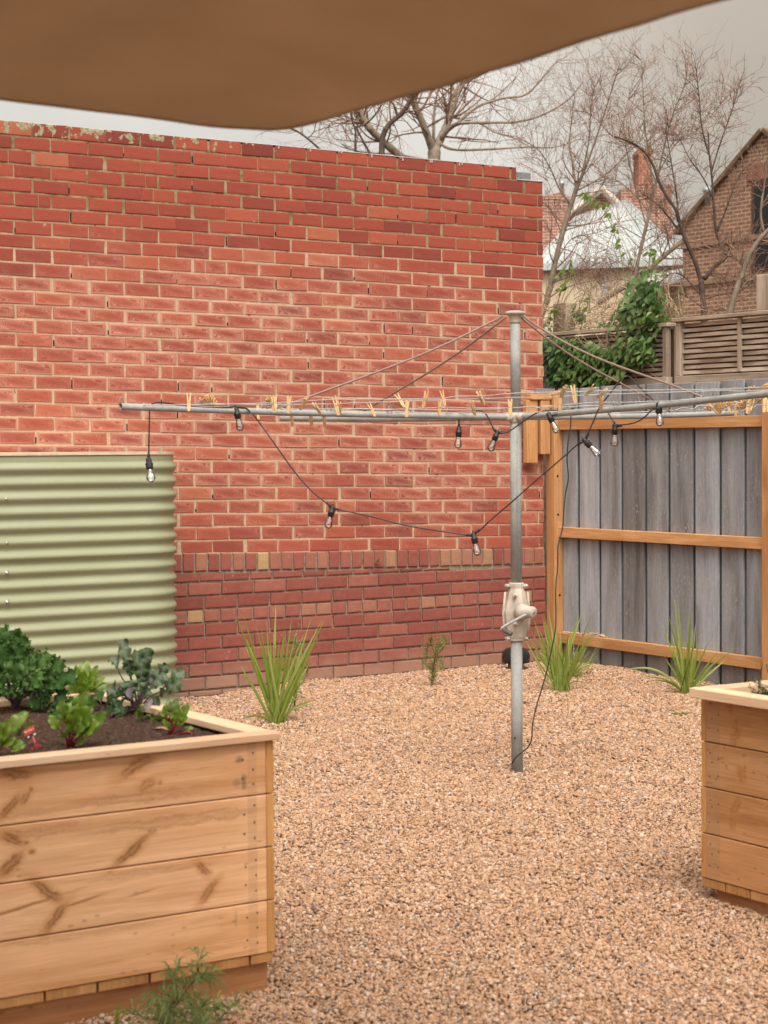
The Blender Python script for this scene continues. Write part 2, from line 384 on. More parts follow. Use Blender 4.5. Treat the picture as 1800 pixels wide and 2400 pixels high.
M['end'] = mk_wood('end_grain_pine', 2, (0.38, 0.17, 0.05), (0.50, 0.25, 0.085), (0.57, 0.31, 0.12), knots=False, rings=1.6)
M['slat'] = mk_wood('slat_pine', 2, (0.36, 0.16, 0.055), (0.47, 0.235, 0.09), (0.55, 0.30, 0.13), knots=False, rings=1.5)
M['old'] = mk_wood('weathered_batten', 1, (0.24, 0.175, 0.125), (0.46, 0.375, 0.295), (0.60, 0.51, 0.42), knots=False)
M['oldz'] = mk_wood('weathered_post', 2, (0.25, 0.185, 0.14), (0.40, 0.32, 0.25), (0.50, 0.41, 0.33), knots=False)
def mk_paling():
    k = NT('grey_paling'); p = k.pos(); a = k.attr().outputs['Color']; r, g, b = k.sepc(a)[:3]
    v = k.vadd(p, k.vscale(a, 7.0)); st = k.noise(k.map(v, (1, 6, 0.8)), 1.3, 6, 0.6, 0.6); st2 = k.noise(k.map(v, (1, 60, 2.2)), 1.5, 4, 0.6)
    c = k.ramp(st, [(0.26, (0.15, 0.142, 0.138)), (0.42, (0.265, 0.275, 0.29)), (0.6, (0.345, 0.365, 0.395)), (0.8, (0.44, 0.465, 0.50))])
    c = k.mix(0.34, c, k.ramp(st2, [(0.3, 0.66), (0.7, 1.22)]), 'MULTIPLY'); c = k.mix(0.4, c, k.ramp(k.noise(k.map(v, (1, 1, 0.4)), 70, 4, 0.7), [(0.35, 0.72), (0.65, 1.16)]), 'MULTIPLY')
    c = k.mix(1.0, c, k.ramp(r, [(0, (0.62, 0.58, 0.55)), (0.5, (0.98, 0.98, 0.98)), (1, (1.25, 1.26, 1.28))]), 'MULTIPLY')
    fl = k.sm(k.noise(k.map(v, (1, 1, 0.45)), 95, 2), 0.60, 0.66); fl = k.ma('MULTIPLY', fl, k.sm(k.noise(v, 5, 3), 0.45, 0.62)); c = k.mix(k.ma('MULTIPLY', fl, 0.65), c, (0.46, 0.41, 0.36))
    z = k.sep(p)[2]; dirt = k.ma('MULTIPLY', k.sm(k.ma('ADD', z, k.ma('MULTIPLY', k.noise(p, 6, 3), 0.2)), 0.32, 0.08), 0.5); c = k.mix(dirt, c, (0.19, 0.145, 0.105))
    k.bump(st2, 0.3, 0.003)
    return k.done(c, 0.9, 0.15)
M['paling'] = mk_paling()
def mk_galv(name, base=0.36, rust=True):
    k = NT(name); p = k.tc(); n1 = k.noise(p, 9, 5, 0.6); n2 = k.noise(p, 120, 3)
    c = k.ramp(n1, [(0.3, (base*0.78, base*0.78, base*0.76)), (0.7, (base*1.15, base*1.14, base*1.1))])
    c = k.mix(0.45, c, k.ramp(n2, [(0.3, 0.75), (0.7, 1.25)]), 'MULTIPLY'); c = k.mix(0.3, c, k.ramp(k.noise(k.map(p, (1, 1, 0.25)), 26, 4, 0.65), [(0.35, 0.72), (0.65, 1.15)]), 'MULTIPLY')
    if rust: c = k.mix(k.ma('MULTIPLY', k.sm(k.noise(p, 14, 4), 0.68, 0.76), 0.55), c, (0.24, 0.12, 0.06))
    return k.done(c, k.ramp(n1, [(0.3, 0.6), (0.7, 0.75)]), 0.25, 0.1)
M['galv'] = mk_galv('galvanised_steel', 0.34); M['galv2'] = mk_galv('weathered_galvanised', 0.26, False); M['wire'] = mk_galv('wire_rope', 0.45, False)
M['rod'] = plain('brown_stay_rod', (0.25, 0.165, 0.135), 0.5, 0.4)
M['cast'] = plain('cream_cast_alloy', (0.50, 0.425, 0.36), 0.5, 0.4, 0.0, 0.28, 14)
M['steel'] = plain('bolt_steel', (0.42, 0.38, 0.34), 0.35, 0.5, 0.8)
M['nail'] = plain('nail_steel', (0.11, 0.085, 0.07), 0.5, 0.4, 0.3)
M['dark'] = plain('dark_void', (0.02, 0.016, 0.013), 0.9, 0.1)
M['rubber'] = plain('black_rubber', (0.018, 0.017, 0.017), 0.45, 0.4)
M['cable'] = plain('black_cable', (0.025, 0.022, 0.021), 0.4, 0.5)
M['black'] = plain('black_plastic', (0.02, 0.02, 0.022), 0.32, 0.5)
M['terracotta'] = plain('brown_pipe', (0.30, 0.17, 0.11), 0.7)
M['peg'] = mk_wood('peg_pine', 2, (0.66, 0.42, 0.19), (0.77, 0.53, 0.27), (0.82, 0.60, 0.34), knots=False, grain=0.5)
M['filament'] = plain('orange_filament', (0.85, 0.40, 0.08), 0.5)
def mk_glass():
    k = NT('bulb_glass'); t = k.n('ShaderNodeBsdfTransparent'); t.inputs[0].default_value = (0.97, 0.95, 0.93, 1)
    g = k.n('ShaderNodeBsdfGlossy'); g.inputs['Roughness'].default_value = 0.03; g.inputs[0].default_value = (1, 1, 1, 1)
    lw = k.n('ShaderNodeLayerWeight'); lw.inputs[0].default_value = 0.42
    f = k.ma('ADD', k.ma('MULTIPLY', lw.outputs['Fresnel'], 0.85), 0.13, clamp=True)
    mx = k.n('ShaderNodeMixShader'); k.set(mx.inputs[0], f); k.t.links.new(t.outputs[0], mx.inputs[1]); k.t.links.new(g.outputs[0], mx.inputs[2]); k.t.links.new(mx.outputs[0], k.out.inputs[0])
    return k.m
M['glass'] = mk_glass()
def mk_tank():
    k = NT('green_colour_steel'); p = k.pos(); n1 = k.noise(k.map(p, (0.6, 1, 4)), 3, 4)
    c = k.ramp(n1, [(0.3, (0.262, 0.276, 0.168)), (0.7, (0.305, 0.32, 0.205))])
    d = k.noise(p, 50, 4); c = k.mix(0.12, c, k.ramp(d, [(0.35, 0.8), (0.65, 1.1)]), 'MULTIPLY')
    return k.done(c, 0.42, 0.45)
M['tank'] = mk_tank()
M['tankrim'] = plain('cream_rim', (0.55, 0.46, 0.33), 0.45, 0.4)
M['bark_dark'] = plain('dark_bark', (0.085, 0.060, 0.050), 0.85, 0.2, 0, 0.4, 12)
M['bark_pale'] = plain('pale_bark', (0.30, 0.245, 0.185), 0.85, 0.2, 0, 0.3, 12)
M['bark_mid'] = plain('grey_bark', (0.20, 0.155, 0.115), 0.85, 0.2, 0, 0.35, 12)
M['twig'] = plain('bare_twig', (0.24, 0.145, 0.105), 0.85, 0.2, 0, 0.35, 8)
def mk_leaf(name, stops, tr=0.3, rough=0.45, spec=0.4, vein=None):
    k = NT(name); a = k.attr().outputs['Color']; r, g, b = k.sepc(a)[:3]
    c = k.ramp(k.ma('ADD', k.ma('MULTIPLY', r, 0.75), k.ma('MULTIPLY', k.noise(k.pos(), 25, 3), 0.25)), stops)
    if vein: c = k.mix(k.ma('MULTIPLY', k.sm(b, 0.84, 0.97), 0.8), c, vein)
    k.done(c, rough, spec); translucent_leaf(k, c, tr); return k.m
M['ivy'] = mk_leaf('ivy_leaf', [(0.1, (0.030, 0.078, 0.014)), (0.45, (0.095, 0.185, 0.042)), (0.8, (0.21, 0.31, 0.13)), (0.97, (0.36, 0.38, 0.10))], 0.25, 0.33, 0.7)
M['lime'] = mk_leaf('young_vine_leaf', [(0.1, (0.09, 0.17, 0.02)), (0.9, (0.20, 0.30, 0.05))], 0.4)
M['grass'] = mk_leaf('strappy_leaf', [(0.1, (0.085, 0.15, 0.014)), (0.5, (0.20, 0.27, 0.034)), (0.85, (0.36, 0.41, 0.12)), (1.0, (0.45, 0.33, 0.14))], 0.3, 0.4, 0.4)
M['needle'] = mk_leaf('needle_leaf', [(0.1, (0.08, 0.12, 0.022)), (0.6, (0.18, 0.22, 0.05)), (1.0, (0.32, 0.32, 0.09))], 0.25)
M['greyneedle'] = mk_leaf('soft_needle_leaf', [(0.1, (0.10, 0.16, 0.05)), (0.6, (0.22, 0.30, 0.11)), (1.0, (0.40, 0.38, 0.09))], 0.25)
M['kale'] = mk_leaf('curly_kale_leaf', [(0.1, (0.014, 0.038, 0.008)), (0.5, (0.042, 0.095, 0.018)), (1.0, (0.13, 0.21, 0.065))], 0.25, 0.55, 0.15)
M['redkale'] = mk_leaf('red_kale_leaf', [(0.1, (0.020, 0.048, 0.014)), (0.5, (0.05, 0.088, 0.032)), (1.0, (0.14, 0.19, 0.125))], 0.2, 0.5, 0.35, vein=(0.19, 0.10, 0.15))
M['mauve'] = mk_leaf('mauve_leaf', [(0.1, (0.20, 0.16, 0.19)), (1.0, (0.34, 0.29, 0.32))], 0.2)
M['beet'] = mk_leaf('beet_leaf', [(0.1, (0.035, 0.088, 0.007)), (0.5, (0.092, 0.18, 0.012)), (1.0, (0.215, 0.30, 0.035))], 0.35, 0.35, 0.5, vein=(0.17, 0.015, 0.02))
M['beetstem'] = plain('beet_stem', (0.17, 0.012, 0.018), 0.4, 0.5)
M['purple'] = plain('purple_stem', (0.12, 0.055, 0.085), 0.5, 0.4)
M['thyme'] = mk_leaf('thyme_leaf', [(0.1, (0.03, 0.065, 0.02)), (1.0, (0.11, 0.18, 0.06))], 0.25)
M['stem'] = plain('brown_stem', (0.11, 0.05, 0.035), 0.7)
M['greenstem'] = plain('green_stem', (0.16, 0.17, 0.05), 0.6)
M['straw'] = plain('dry_straw', (0.40, 0.28, 0.17), 0.8)

# ------------------------------------------------------------------ ground + gravel
def mk_ground():
    k = NT('ground_dirt'); n1 = k.noise(k.pos(), 60, 4); c = k.ramp(n1, [(0.3, (0.045, 0.027, 0.015)), (0.7, (0.10, 0.06, 0.033))]); k.bump(n1, 0.6, 0.01); return k.done(c, 0.95, 0.1)
def gh(x, y):
    """height of the gravel surface"""
    h = 0.014*mnoise.noise(Vector((x*1.1, y*1.1, 0.3))) + 0.011*mnoise.noise(Vector((x*3.3, y*3.3, 4.3))) + 0.005*mnoise.noise(Vector((x*8, y*8, 1.3)))
    h += 0.03*math.exp(-(((x-3.75)/0.35)**2 + ((y+0.75)/0.5)**2))      # heaped against the corner
    h -= 0.05*math.exp(-(((x-1.1)/0.35)**2 + ((y+0.03)/0.12)**2))      # dip against the wall by the tank
    return h
g = MB(); L = 300
g.add([(-L, -L, -0.03), (L, -L, -0.03), (L, L, -0.03), (-L, L, -0.03)], [(0, 1, 2, 3)])
tag(g.build('ground', mk_ground()), kind='structure')
def mk_gravel():
    k = NT('gravel_stone'); r = k.rand(); p = k.tc()
    c = k.ramp(r, [(0.0, (0.199, 0.114, 0.070)), (0.10, (0.339, 0.202, 0.119)), (0.26, (0.426, 0.264, 0.162)), (0.42, (0.491, 0.322, 0.214)), (0.56, (0.452, 0.264, 0.156)),
                   (0.68, (0.556, 0.403, 0.296)), (0.77, (0.415, 0.224, 0.123)), (0.86, (0.614, 0.497, 0.413)), (0.93, (0.302, 0.199, 0.137)), (0.97, (0.332, 0.273, 0.255)), (0.995, (0.160, 0.114, 0.095))], 'LINEAR')
    n1 = k.noise(p, 2.5, 4); c = k.mix(0.6, c, k.ramp(n1, [(0.3, (0.62, 0.56, 0.50)), (0.7, (1.15, 1.12, 1.08))]), 'MULTIPLY')
    return k.done(c, 0.75, 0.2)
M['gravel'] = mk_gravel()
def make_gravel():
    rs = np.random.RandomState(3); pts = []; scl = []
    bands = [(3.5, 4.6, 0.0105), (4.6, 6.3, 0.0090), (6.3, 8.2, 0.0102), (8.2, 10.2, 0.0118), (10.2, 14.2, 0.014)]
    fw = FX[:2]/np.linalg.norm(FX[:2]); rt = RX[:2]/np.linalg.norm(RX[:2])
    for d0, d1, s in bands:
        hw = 0.2016*d1*1.22+1.35
        nd, nl = int((d1-d0)/s/0.9), int(2*hw/s)
        D, Lt = np.meshgrid(d0+(np.arange(nd)+0.5)*(d1-d0)/nd, -hw+(np.arange(nl)+0.5)*s)
        D = D + rs.uniform(-.55, .55, D.shape)*s; Lt = Lt + rs.uniform(-.55, .55, D.shape)*s
        P = CAM[:2] + D.reshape(-1, 1)*fw + Lt.reshape(-1, 1)*rt
        lim = 0.2016*D.ravel()*1.16+0.30
        ok = (P[:, 1] < -0.015) & (P[:, 0] < 4.03) & ((np.abs(Lt.ravel()) < lim) | ((np.abs(Lt.ravel()) < lim+1.0) & (rs.rand(D.size) < 0.55)))
        ok &= ~((P[:, 0] < -1.81) & (P[:, 1] > -6.05) & (P[:, 1] < -4.97))
        ok &= ~((P[:, 0] > -0.02) & (P[:, 1] < -6.08) & (P[:, 1] > -7.9))
        ok &= ~((P[:, 0] < 0.45) & (P[:, 1] > -0.60))
        ok &= ~(np.hypot(P[:, 0]-1.0, P[:, 1]+3.585) < 0.027)
        out_ = (np.abs(Lt.ravel()) >= lim)[ok]; P = P[ok]; pts.append(P); scl.append(np.where(out_, s*1.35, s))
    P = np.concatenate(pts); sc = np.concatenate(scl)
    z = np.array([gh(x, y) for x, y in P]) + rs.uniform(-0.0065, 0.0055, len(P))
    size = sc*np.clip(rs.lognormal(-0.04, 0.28, len(P)), 0.5, 1.9)
    me = bpy.data.meshes.new('gravel'); me.vertices.add(len(P))
    me.vertices.foreach_set('co', np.column_stack([P, z]).astype(np.float32).ravel())
    me.attributes.new('psize', 'FLOAT', 'POINT').data.foreach_set('value', size.astype(np.float32))
    me.attributes.new('prot', 'FLOAT_VECTOR', 'POINT').data.foreach_set('vector', np.column_stack([rs.uniform(-.9, .9, len(P)), rs.uniform(-.9, .9, len(P)), rs.uniform(0, 6.283, len(P))]).astype(np.float32).ravel())
    me.attributes.new('pidx', 'INT', 'POINT').data.foreach_set('value', rs.randint(0, 6, len(P)).astype(np.int32))
    me.update(); o = bpy.data.objects.new('gravel', me); COL.objects.link(o); tag(o, kind='stuff')
    t = bpy.data.node_groups.new('gravel_scatter', 'GeometryNodeTree')
    t.interface.new_socket('Geometry', in_out='INPUT', socket_type='NodeSocketGeometry'); t.interface.new_socket('Geometry', in_out='OUTPUT', socket_type='NodeSocketGeometry')
    N = t.nodes; Lk = t.links.new
    gi = N.new('NodeGroupInput'); go = N.new('NodeGroupOutput'); g2i = N.new('GeometryNodeGeometryToInstance')
    setm = N.new('GeometryNodeSetMaterial'); setm.inputs['Material'].default_value = M['gravel']
    for i in range(6):
        ic = N.new('GeometryNodeMeshIcoSphere'); ic.inputs['Radius'].default_value = 0.62; ic.inputs['Subdivisions'].default_value = 2
        nz = N.new('ShaderNodeTexNoise'); nz.inputs['Scale'].default_value = 1.0; nz.inputs['Detail'].default_value = 2
        ps = N.new('GeometryNodeInputPosition'); ad = N.new('ShaderNodeVectorMath'); ad.operation = 'ADD'; ad.inputs[1].default_value = (i*7.3, i*3.1, i*5.7)
        Lk(ps.outputs[0], ad.inputs[0]); Lk(ad.outputs[0], nz.inputs['Vector'])
        sb = N.new('ShaderNodeVectorMath'); sb.operation = 'SUBTRACT'; sb.inputs[1].default_value = (0.5, 0.5, 0.5); Lk(nz.outputs[1], sb.inputs[0])
        ml = N.new('ShaderNodeVectorMath'); ml.operation = 'SCALE'; ml.inputs['Scale'].default_value = 0.95; Lk(sb.outputs[0], ml.inputs[0])
        sp = N.new('GeometryNodeSetPosition'); Lk(ic.outputs[0], sp.inputs[0]); Lk(ml.outputs[0], sp.inputs['Offset'])
        tr = N.new('GeometryNodeTransform'); tr.inputs['Scale'].default_value = (1.0, (0.75, 0.9, 0.8, 1.0, 0.7, 0.85)[i], (0.62, 0.7, 0.8, 0.6, 0.66, 0.75)[i]); Lk(sp.outputs[0], tr.inputs[0])
        sh = N.new('GeometryNodeSetShadeSmooth'); sh.inputs['Shade Smooth'].default_value = (i % 2 == 0); Lk(tr.outputs[0], sh.inputs[0])
        Lk(sh.outputs[0], g2i.inputs[0])
    iop = N.new('GeometryNodeInstanceOnPoints'); iop.inputs['Pick Instance'].default_value = True
    def na(name, dt):
        x = N.new('GeometryNodeInputNamedAttribute'); x.data_type = dt; x.inputs[0].default_value = name; return x.outputs[0]
    Lk(g2i.outputs[0], setm.inputs[0]); Lk(gi.outputs[0], iop.inputs['Points']); Lk(setm.outputs[0], iop.inputs['Instance'])
    Lk(na('pidx', 'INT'), iop.inputs['Instance Index']); Lk(na('psize', 'FLOAT'), iop.inputs['Scale'])
    e2r = N.new('FunctionNodeEulerToRotation'); Lk(na('prot', 'FLOAT_VECTOR'), e2r.inputs[0]); Lk(e2r.outputs[0], iop.inputs['Rotation'])
    Lk(iop.outputs[0], go.inputs[0])
    md = o.modifiers.new('scatter', 'NODES'); md.node_group = t
make_gravel()

# ------------------------------------------------------------------ brick wall
def brick_block(mb, x0, x1, zf0, zf1, y, jit=0.0016, tone=0.5, mi=0, nx=7, nz=4, depth=0.022, slant=None):
    """one brick: rounded, slightly uneven front face and sides running back into the mortar; zf0/zf1 functions of x"""
    j = [[Vector((rnd.uniform(-jit, jit), 0, rnd.uniform(-jit, jit))) for _ in (0, 1)] for _ in (0, 1)]
    us = [0, 0.0035/(x1-x0)] + [0.014/(x1-x0)+(1-0.028/(x1-x0))*i/(nx-5) for i in range(nx-4)] + [1-0.0035/(x1-x0), 1]
    vs_ = [0, 0.04, 0.17, 0.5, 0.83, 0.96, 1]; tw = rnd.uniform(-0.0022, 0.0022); tl = rnd.uniform(-0.002, 0.002)
    g2 = rnd.random(); P = []; cols = []
    for a, u in enumerate(us):
        row = []
        for b, v in enumerate(vs_):
            x = lerp(x0, x1, u); z = lerp(zf0(x), zf1(x), v)
            J = j[0][0]*(1-u)*(1-v)+j[1][0]*u*(1-v)+j[0][1]*(1-u)*v+j[1][1]*u*v
            ed = (a in (0, len(us)-1)) or (b in (0, len(vs_)-1)); ed2 = (a in (1, len(us)-2)) or (b in (1, len(vs_)-2))
            dy = 0.0048 if ed else (0.0008 if ed2 else 0.0)
            wob = 0.0024*mnoise.noise(Vector((x*28, z*28, y*9+g2*9))) if (ed or ed2) else 0
            row.append(Vector((x+J.x+wob, y+dy+tw*(u-0.5)+tl*(v-0.5)+rnd.uniform(0, 0.0006), z+J.z+wob)))
            e = 0.0 if (ed or ed2) else (0.55 if (a in (2, len(us)-3) or b in (2, len(vs_)-3)) else 1.0)
            cols.append((tone, g2, e, 1))
        P.append(row)
    nv = len(vs_); nu = len(us); vs = [p for r_ in P for p in r_]
    fs = [(i*nv+jj, i*nv+jj+1, (i+1)*nv+jj+1, (i+1)*nv+jj)[::-1] for i in range(nu-1) for jj in range(nv-1)]
    loop = [i*nv for i in range(nu)] + [(nu-1)*nv+jj for jj in range(1, nv)] + [i*nv+nv-1 for i in range(nu-2, -1, -1)] + [jj for jj in range(nv-2, 0, -1)]
    b0 = len(vs); vs += [vs[i]+Vector((0, depth, 0)) for i in loop]; cols += [(tone, g2, 0, 1)]*len(loop)
    n = len(loop); fs += [(loop[i], loop[(i+1) % n], b0+(i+1) % n, b0+i) for i in range(n)]
    mb.add(vs, fs, mi=mi, cols=cols)
WX0, WXR = -2.2, 3.962
ztop = 3.515; NC = 31
def zs(x): return 0.881-0.0223*(x-1.07)
def tone_up():
    q = rnd.random()
    return rnd.uniform(0.05, 0.3) if q < 0.17 else (rnd.uniform(0.35, 0.8) if q < 0.9 else rnd.uniform(0.75, 0.95))
def build_wall():
    w = thing('brick_wall', 'tall old red brick wall with cream mortar running behind the clothesline', 'wall', (0.9, 0.1, 0))
    mb = MB(); J = 0.0098; slots = []
    def course(c):
        wv = lambda x, q: 0.0035*mnoise.noise(Vector((x*1.7, q*3.7, 0.5)))*(0 if q in (0, NC) else 1)
        return (lambda x, c=c: ztop-(ztop-zs(x))*(c+1)/NC+J/2+wv(x, c+1)), (lambda x, c=c: ztop-(ztop-zs(x))*c/NC-J/2+wv(x, c))
    for c in range(NC):
        f0, f1 = course(c)
        if c == 0: f1 = lambda x: ztop
        end = 3.728 if c == 0 else WXR + rnd.uniform(-0.006, 0.004)
        off = 0.12 if c % 2 == 0 else 0.0
        # perpends at i*0.24 measured on course 2 in the photograph
        x = WX0-0.24+off; k = 0
        while x < end-0.02:
            x += rnd.uniform(-.006, .006) if c else 0; xa, xb = x+J/2+rnd.uniform(-.003, .003), x+0.24-J/2+rnd.uniform(-.006, .003)
            if xb > end-0.03: xb = end
            xa = max(xa, WX0)
            if rnd.random() < 0.13 and 0 < c < 28:
                hz = rnd.uniform(0.3, 0.9); slots.append((x, f0(x)+0.006, lerp(f0(x), f1(x), hz)))
            if xb-xa > 0.03:
                t = tone_up()
                if end-xb < 0.02 and xb-xa < 0.15: t = rnd.uniform(0, 0.2)
                if 1.5 < (f0(x)) < 2.3 and x > 3.3 and rnd.random() < 0.3: t = rnd.uniform(0.9, 1.0)
                if rnd.random() < 0.02 and xb-xa > 0.2:
                    xm = lerp(xa, xb, rnd.choice((0.35, 0.65))); brick_block(mb, xa, xm-0.003, f0, f1, 0.0, tone=t); brick_block(mb, xm+0.003, xb, f0, f1, rnd.uniform(0, .002), tone=tone_up())
                else: brick_block(mb, xa, xb, f0, f1, rnd.uniform(-0.0015, 0.003), tone=t)
            x += 0.24; x = WX0-0.24+off+0.24*round((x-(WX0-0.24+off))/0.24)
    for (sx, z0_, z1_) in slots: mb.box(sx-0.0032, sx+0.0032, 0.0018, 0.0056, z0_, z1_, mi=1)
    mb.build('upper_brickwork', [M['brick'], M['dark']], w, smooth=False)
    m2 = MB()      # mortar bed: a gently uneven sheet just behind the brick faces, and the body of the wall
    nx, nz = 150, 70; P = []
    for i in range(nx+1):
        row = []
        for j_ in range(nz+1):
            x = lerp(WX0, WXR-0.004, i/nx); z = lerp(zs(lerp(WX0, WXR, i/nx))-0.02, ztop-0.012 if x < 3.72 else 3.43, j_/nz)
            row.append(Vector((x, 0.0062+0.0017*mnoise.noise(Vector((x*13, z*17, 1)))+0.0014*mnoise.noise(Vector((x*60, z*60, 3))), z)))
        P.append(row)
    nv = nz+1; vs = [p for r_ in P for p in r_]
    m2.add(vs, [(i*nv+j_, (i+1)*nv+j_, (i+1)*nv+j_+1, i*nv+j_+1) for i in range(nx) for j_ in range(nz)])
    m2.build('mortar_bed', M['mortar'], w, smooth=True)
    m3 = MB(); m3.box(WX0, WXR-0.008, 0.024, 0.235, 0.0, 3.425); m3.box(WX0, 3.722, 0.0245, 0.2345, 3.426, 3.508); m3.build('wall_core', M['brick'], w)
    # white sealant along the coping with short drips, and the slate packer at the stepped end
    m4 = MB()
    m4.box(1.2, 3.731, -0.001, 0.234, 3.5125, 3.5185, 0.002)
    for x in [1.55, 1.79, 2.03, 2.25, 2.27, 2.51, 2.74, 2.76, 2.985, 3.0, 3.23, 3.255, 3.49, 3.5]:
        h = rnd.uniform(0.006, 0.028); wd = rnd.uniform(0.0025, 0.005)
        m4.box(x-wd, x+wd, -0.005, 0.0015, 3.511-h, 3.512, 0.0015)
    m4.box(3.735, 3.97, -0.002, 0.234, 3.4285, 3.438, 0.002)
    m4.build('coping_sealant', plain('white_sealant', (0.42, 0.41, 0.42), 0.7), w)
    m5 = MB(); m5.box(3.735, 3.86, 0.004, 0.10, 3.4385, 3.487, 0.004); m5.build('slate_packer', plain('grey_slate', (0.20, 0.20, 0.21), 0.8, 0.2, 0, 0.35, 60), w)
    # ---- plinth
    pb = MB(); PY = -0.02
    x = WX0; pitch = 0.0905
    def s0(x): return zs(x)-0.112
    def s1(x): return zs(x)-0.002
    while x < WXR-0.03:
        xb = min(x+pitch-0.015, WXR-0.002); brick_block(pb, x, xb, s0, s1, PY+rnd.uniform(-.002, .002), tone=min(1, max(0, rnd.gauss(0.62, 0.16))), nx=6, depth=0.045); x += pitch
    zb = 0.693
    x = WX0
    while x < 3.0:          # tapering closer course
        ln = rnd.uniform(0.14, 0.24); xb = x+ln-0.012
        if (zs(xb)-0.125)-(zb+0.006) > 0.006:
            brick_block(pb, x, xb, lambda q: zb+0.008, lambda q: zs(q)-0.128, PY+0.002+rnd.uniform(0, .003), tone=rnd.uniform(0.2, 0.55), nx=6, depth=0.03)
        x += ln
    for c in range(9):
        z1 = zb-0.0862*c; z0 = z1-0.0862; hdr = (c == 2); pt = 0.12 if hdr else 0.2405
        x = WX0 - (0.0 if c % 2 else 0.12)+0.045
        while x < WXR-0.03:
            xa, xb = max(x, WX0), min(x+pt-0.0125, WXR-0.002)
            if xb-xa > 0.03:
                t = min(0.9, max(0, rnd.gauss(0.64, 0.12))) if hdr else min(0.62, max(0, rnd.gauss(0.38, 0.16)))
                if hdr and rnd.random() < 0.11: t = 0.96
                brick_block(pb, xa, xb, lambda q: z0+0.006, lambda q: z1-0.006, PY+rnd.uniform(-.0015, .002), tone=t, nx=6, depth=0.03)
            x += pt
    pb.build('plinth_brickwork', M['plinth'], w)
    pm = MB(); yb_ = PY+0.014
    pm.add([(WX0, yb_, -0.1), (WXR-0.004, yb_, -0.1), (WXR-0.004, yb_, zs(WXR)-0.008), (WX0, yb_, zs(WX0)-0.008), (WX0, 0.022, zs(WX0)-0.008), (WXR-0.004, 0.022, zs(WXR)-0.008), (WXR-0.004, 0.022, -0.1), (WX0, 0.022, -0.1)], [(0, 1, 2, 3), (3, 2, 5, 4), (1, 6, 5, 2), (0, 3, 4, 7)]); pm.build('plinth_mortar_bed', M['pmortar'], w)
build_wall()

# ------------------------------------------------------------------ water tank
def build_tank():
    t = thing('water_tank', 'pale green corrugated steel slimline water tank standing against brick wall', 'water tank', (-0.6, -0.34, 0))
    cx, cy, r = 0.485, -0.345, 0.31; p, amp = 0.0836, 0.0102; XL = -2.1
    path = [(XL+i*(cx-XL)/14, cy-r, 0, -1) for i in range(15)]
    path += [(cx+r*math.sin(a), cy-r*math.cos(a), math.sin(a), -math.cos(a)) for a in [math.pi*i/28 for i in range(1, 29)]]
    path += [(cx-(cx-XL)*i/4, cy+r, 0, 1) for i in range(1, 5)]
    ztop_, zph = 1.512, 1.4405
    nz = 18*12; mb = MB(); P = []
    for (x, y, nx, ny) in path:
        row = []
        for i in range(nz+1):
            z = 0.01+(ztop_-0.01)*i/nz
            f = 0.0 if z > zph+p*0.5 else 1.0
            o = amp*math.cos(2*math.pi*(z-zph)/p)*f + (-amp*0.8 if f == 0 else 0)
            if z > 0.9235: o += 0.0045
            row.append(Vector((x+nx*o, y+ny*o, z)))
        P.append(row)
    nv = nz+1; vs = [q for r_ in P for q in r_]
    mb.add(vs, [(i*nv+j, (i+1)*nv+j, (i+1)*nv+j+1, i*nv+j+1) for i in range(len(P)-1) for j in range(nz)])
    mb.build('corrugated_body', M['tank'], t, smooth=True)
    # left end cap (round) keeps the tank a closed solid
    lid = MB(); n = len(path)
    top = [(x+nx*0.004, y+ny*0.004, 1.530+0.003*math.sin(x*3.1)) for x, y, nx, ny in path]; bot = [(x+nx*0.004, y+ny*0.004, 1.516) for x, y, nx, ny in path]
    lid.add(top+bot, [tuple(range(n)), tuple(range(2*n-1, n-1, -1))]+[(n+i, n+(i+1) % n, (i+1) % n, i) for i in range(n)])
    lid.build('lid_rim', M['tankrim'], t)
    for z in (1.271, 1.023, 0.854, 0.688, 0.523):
        b = MB(); b.lathe([(0.015, 0), (0.015, 0.004), (0.010, 0.005), (0.009, 0.012), (0.004, 0.015)], (-0.385, cy-r-amp*0.4, z), (0, -1, 0), 10); b.build('bolt', M['steel'], t, smooth=True)
    for px, py in ((47, 1305), (153, 1301), (258, 1297), (350, 1292)):
        q = on(px, py, 1, cy-r-0.008); b = MB(); b.lathe([(0.0032, 0), (0.0032, 0.002), (0.002, 0.003)], q, (0, -1, 0), 8); b.build('rivet', M['steel'], t)
build_tank()

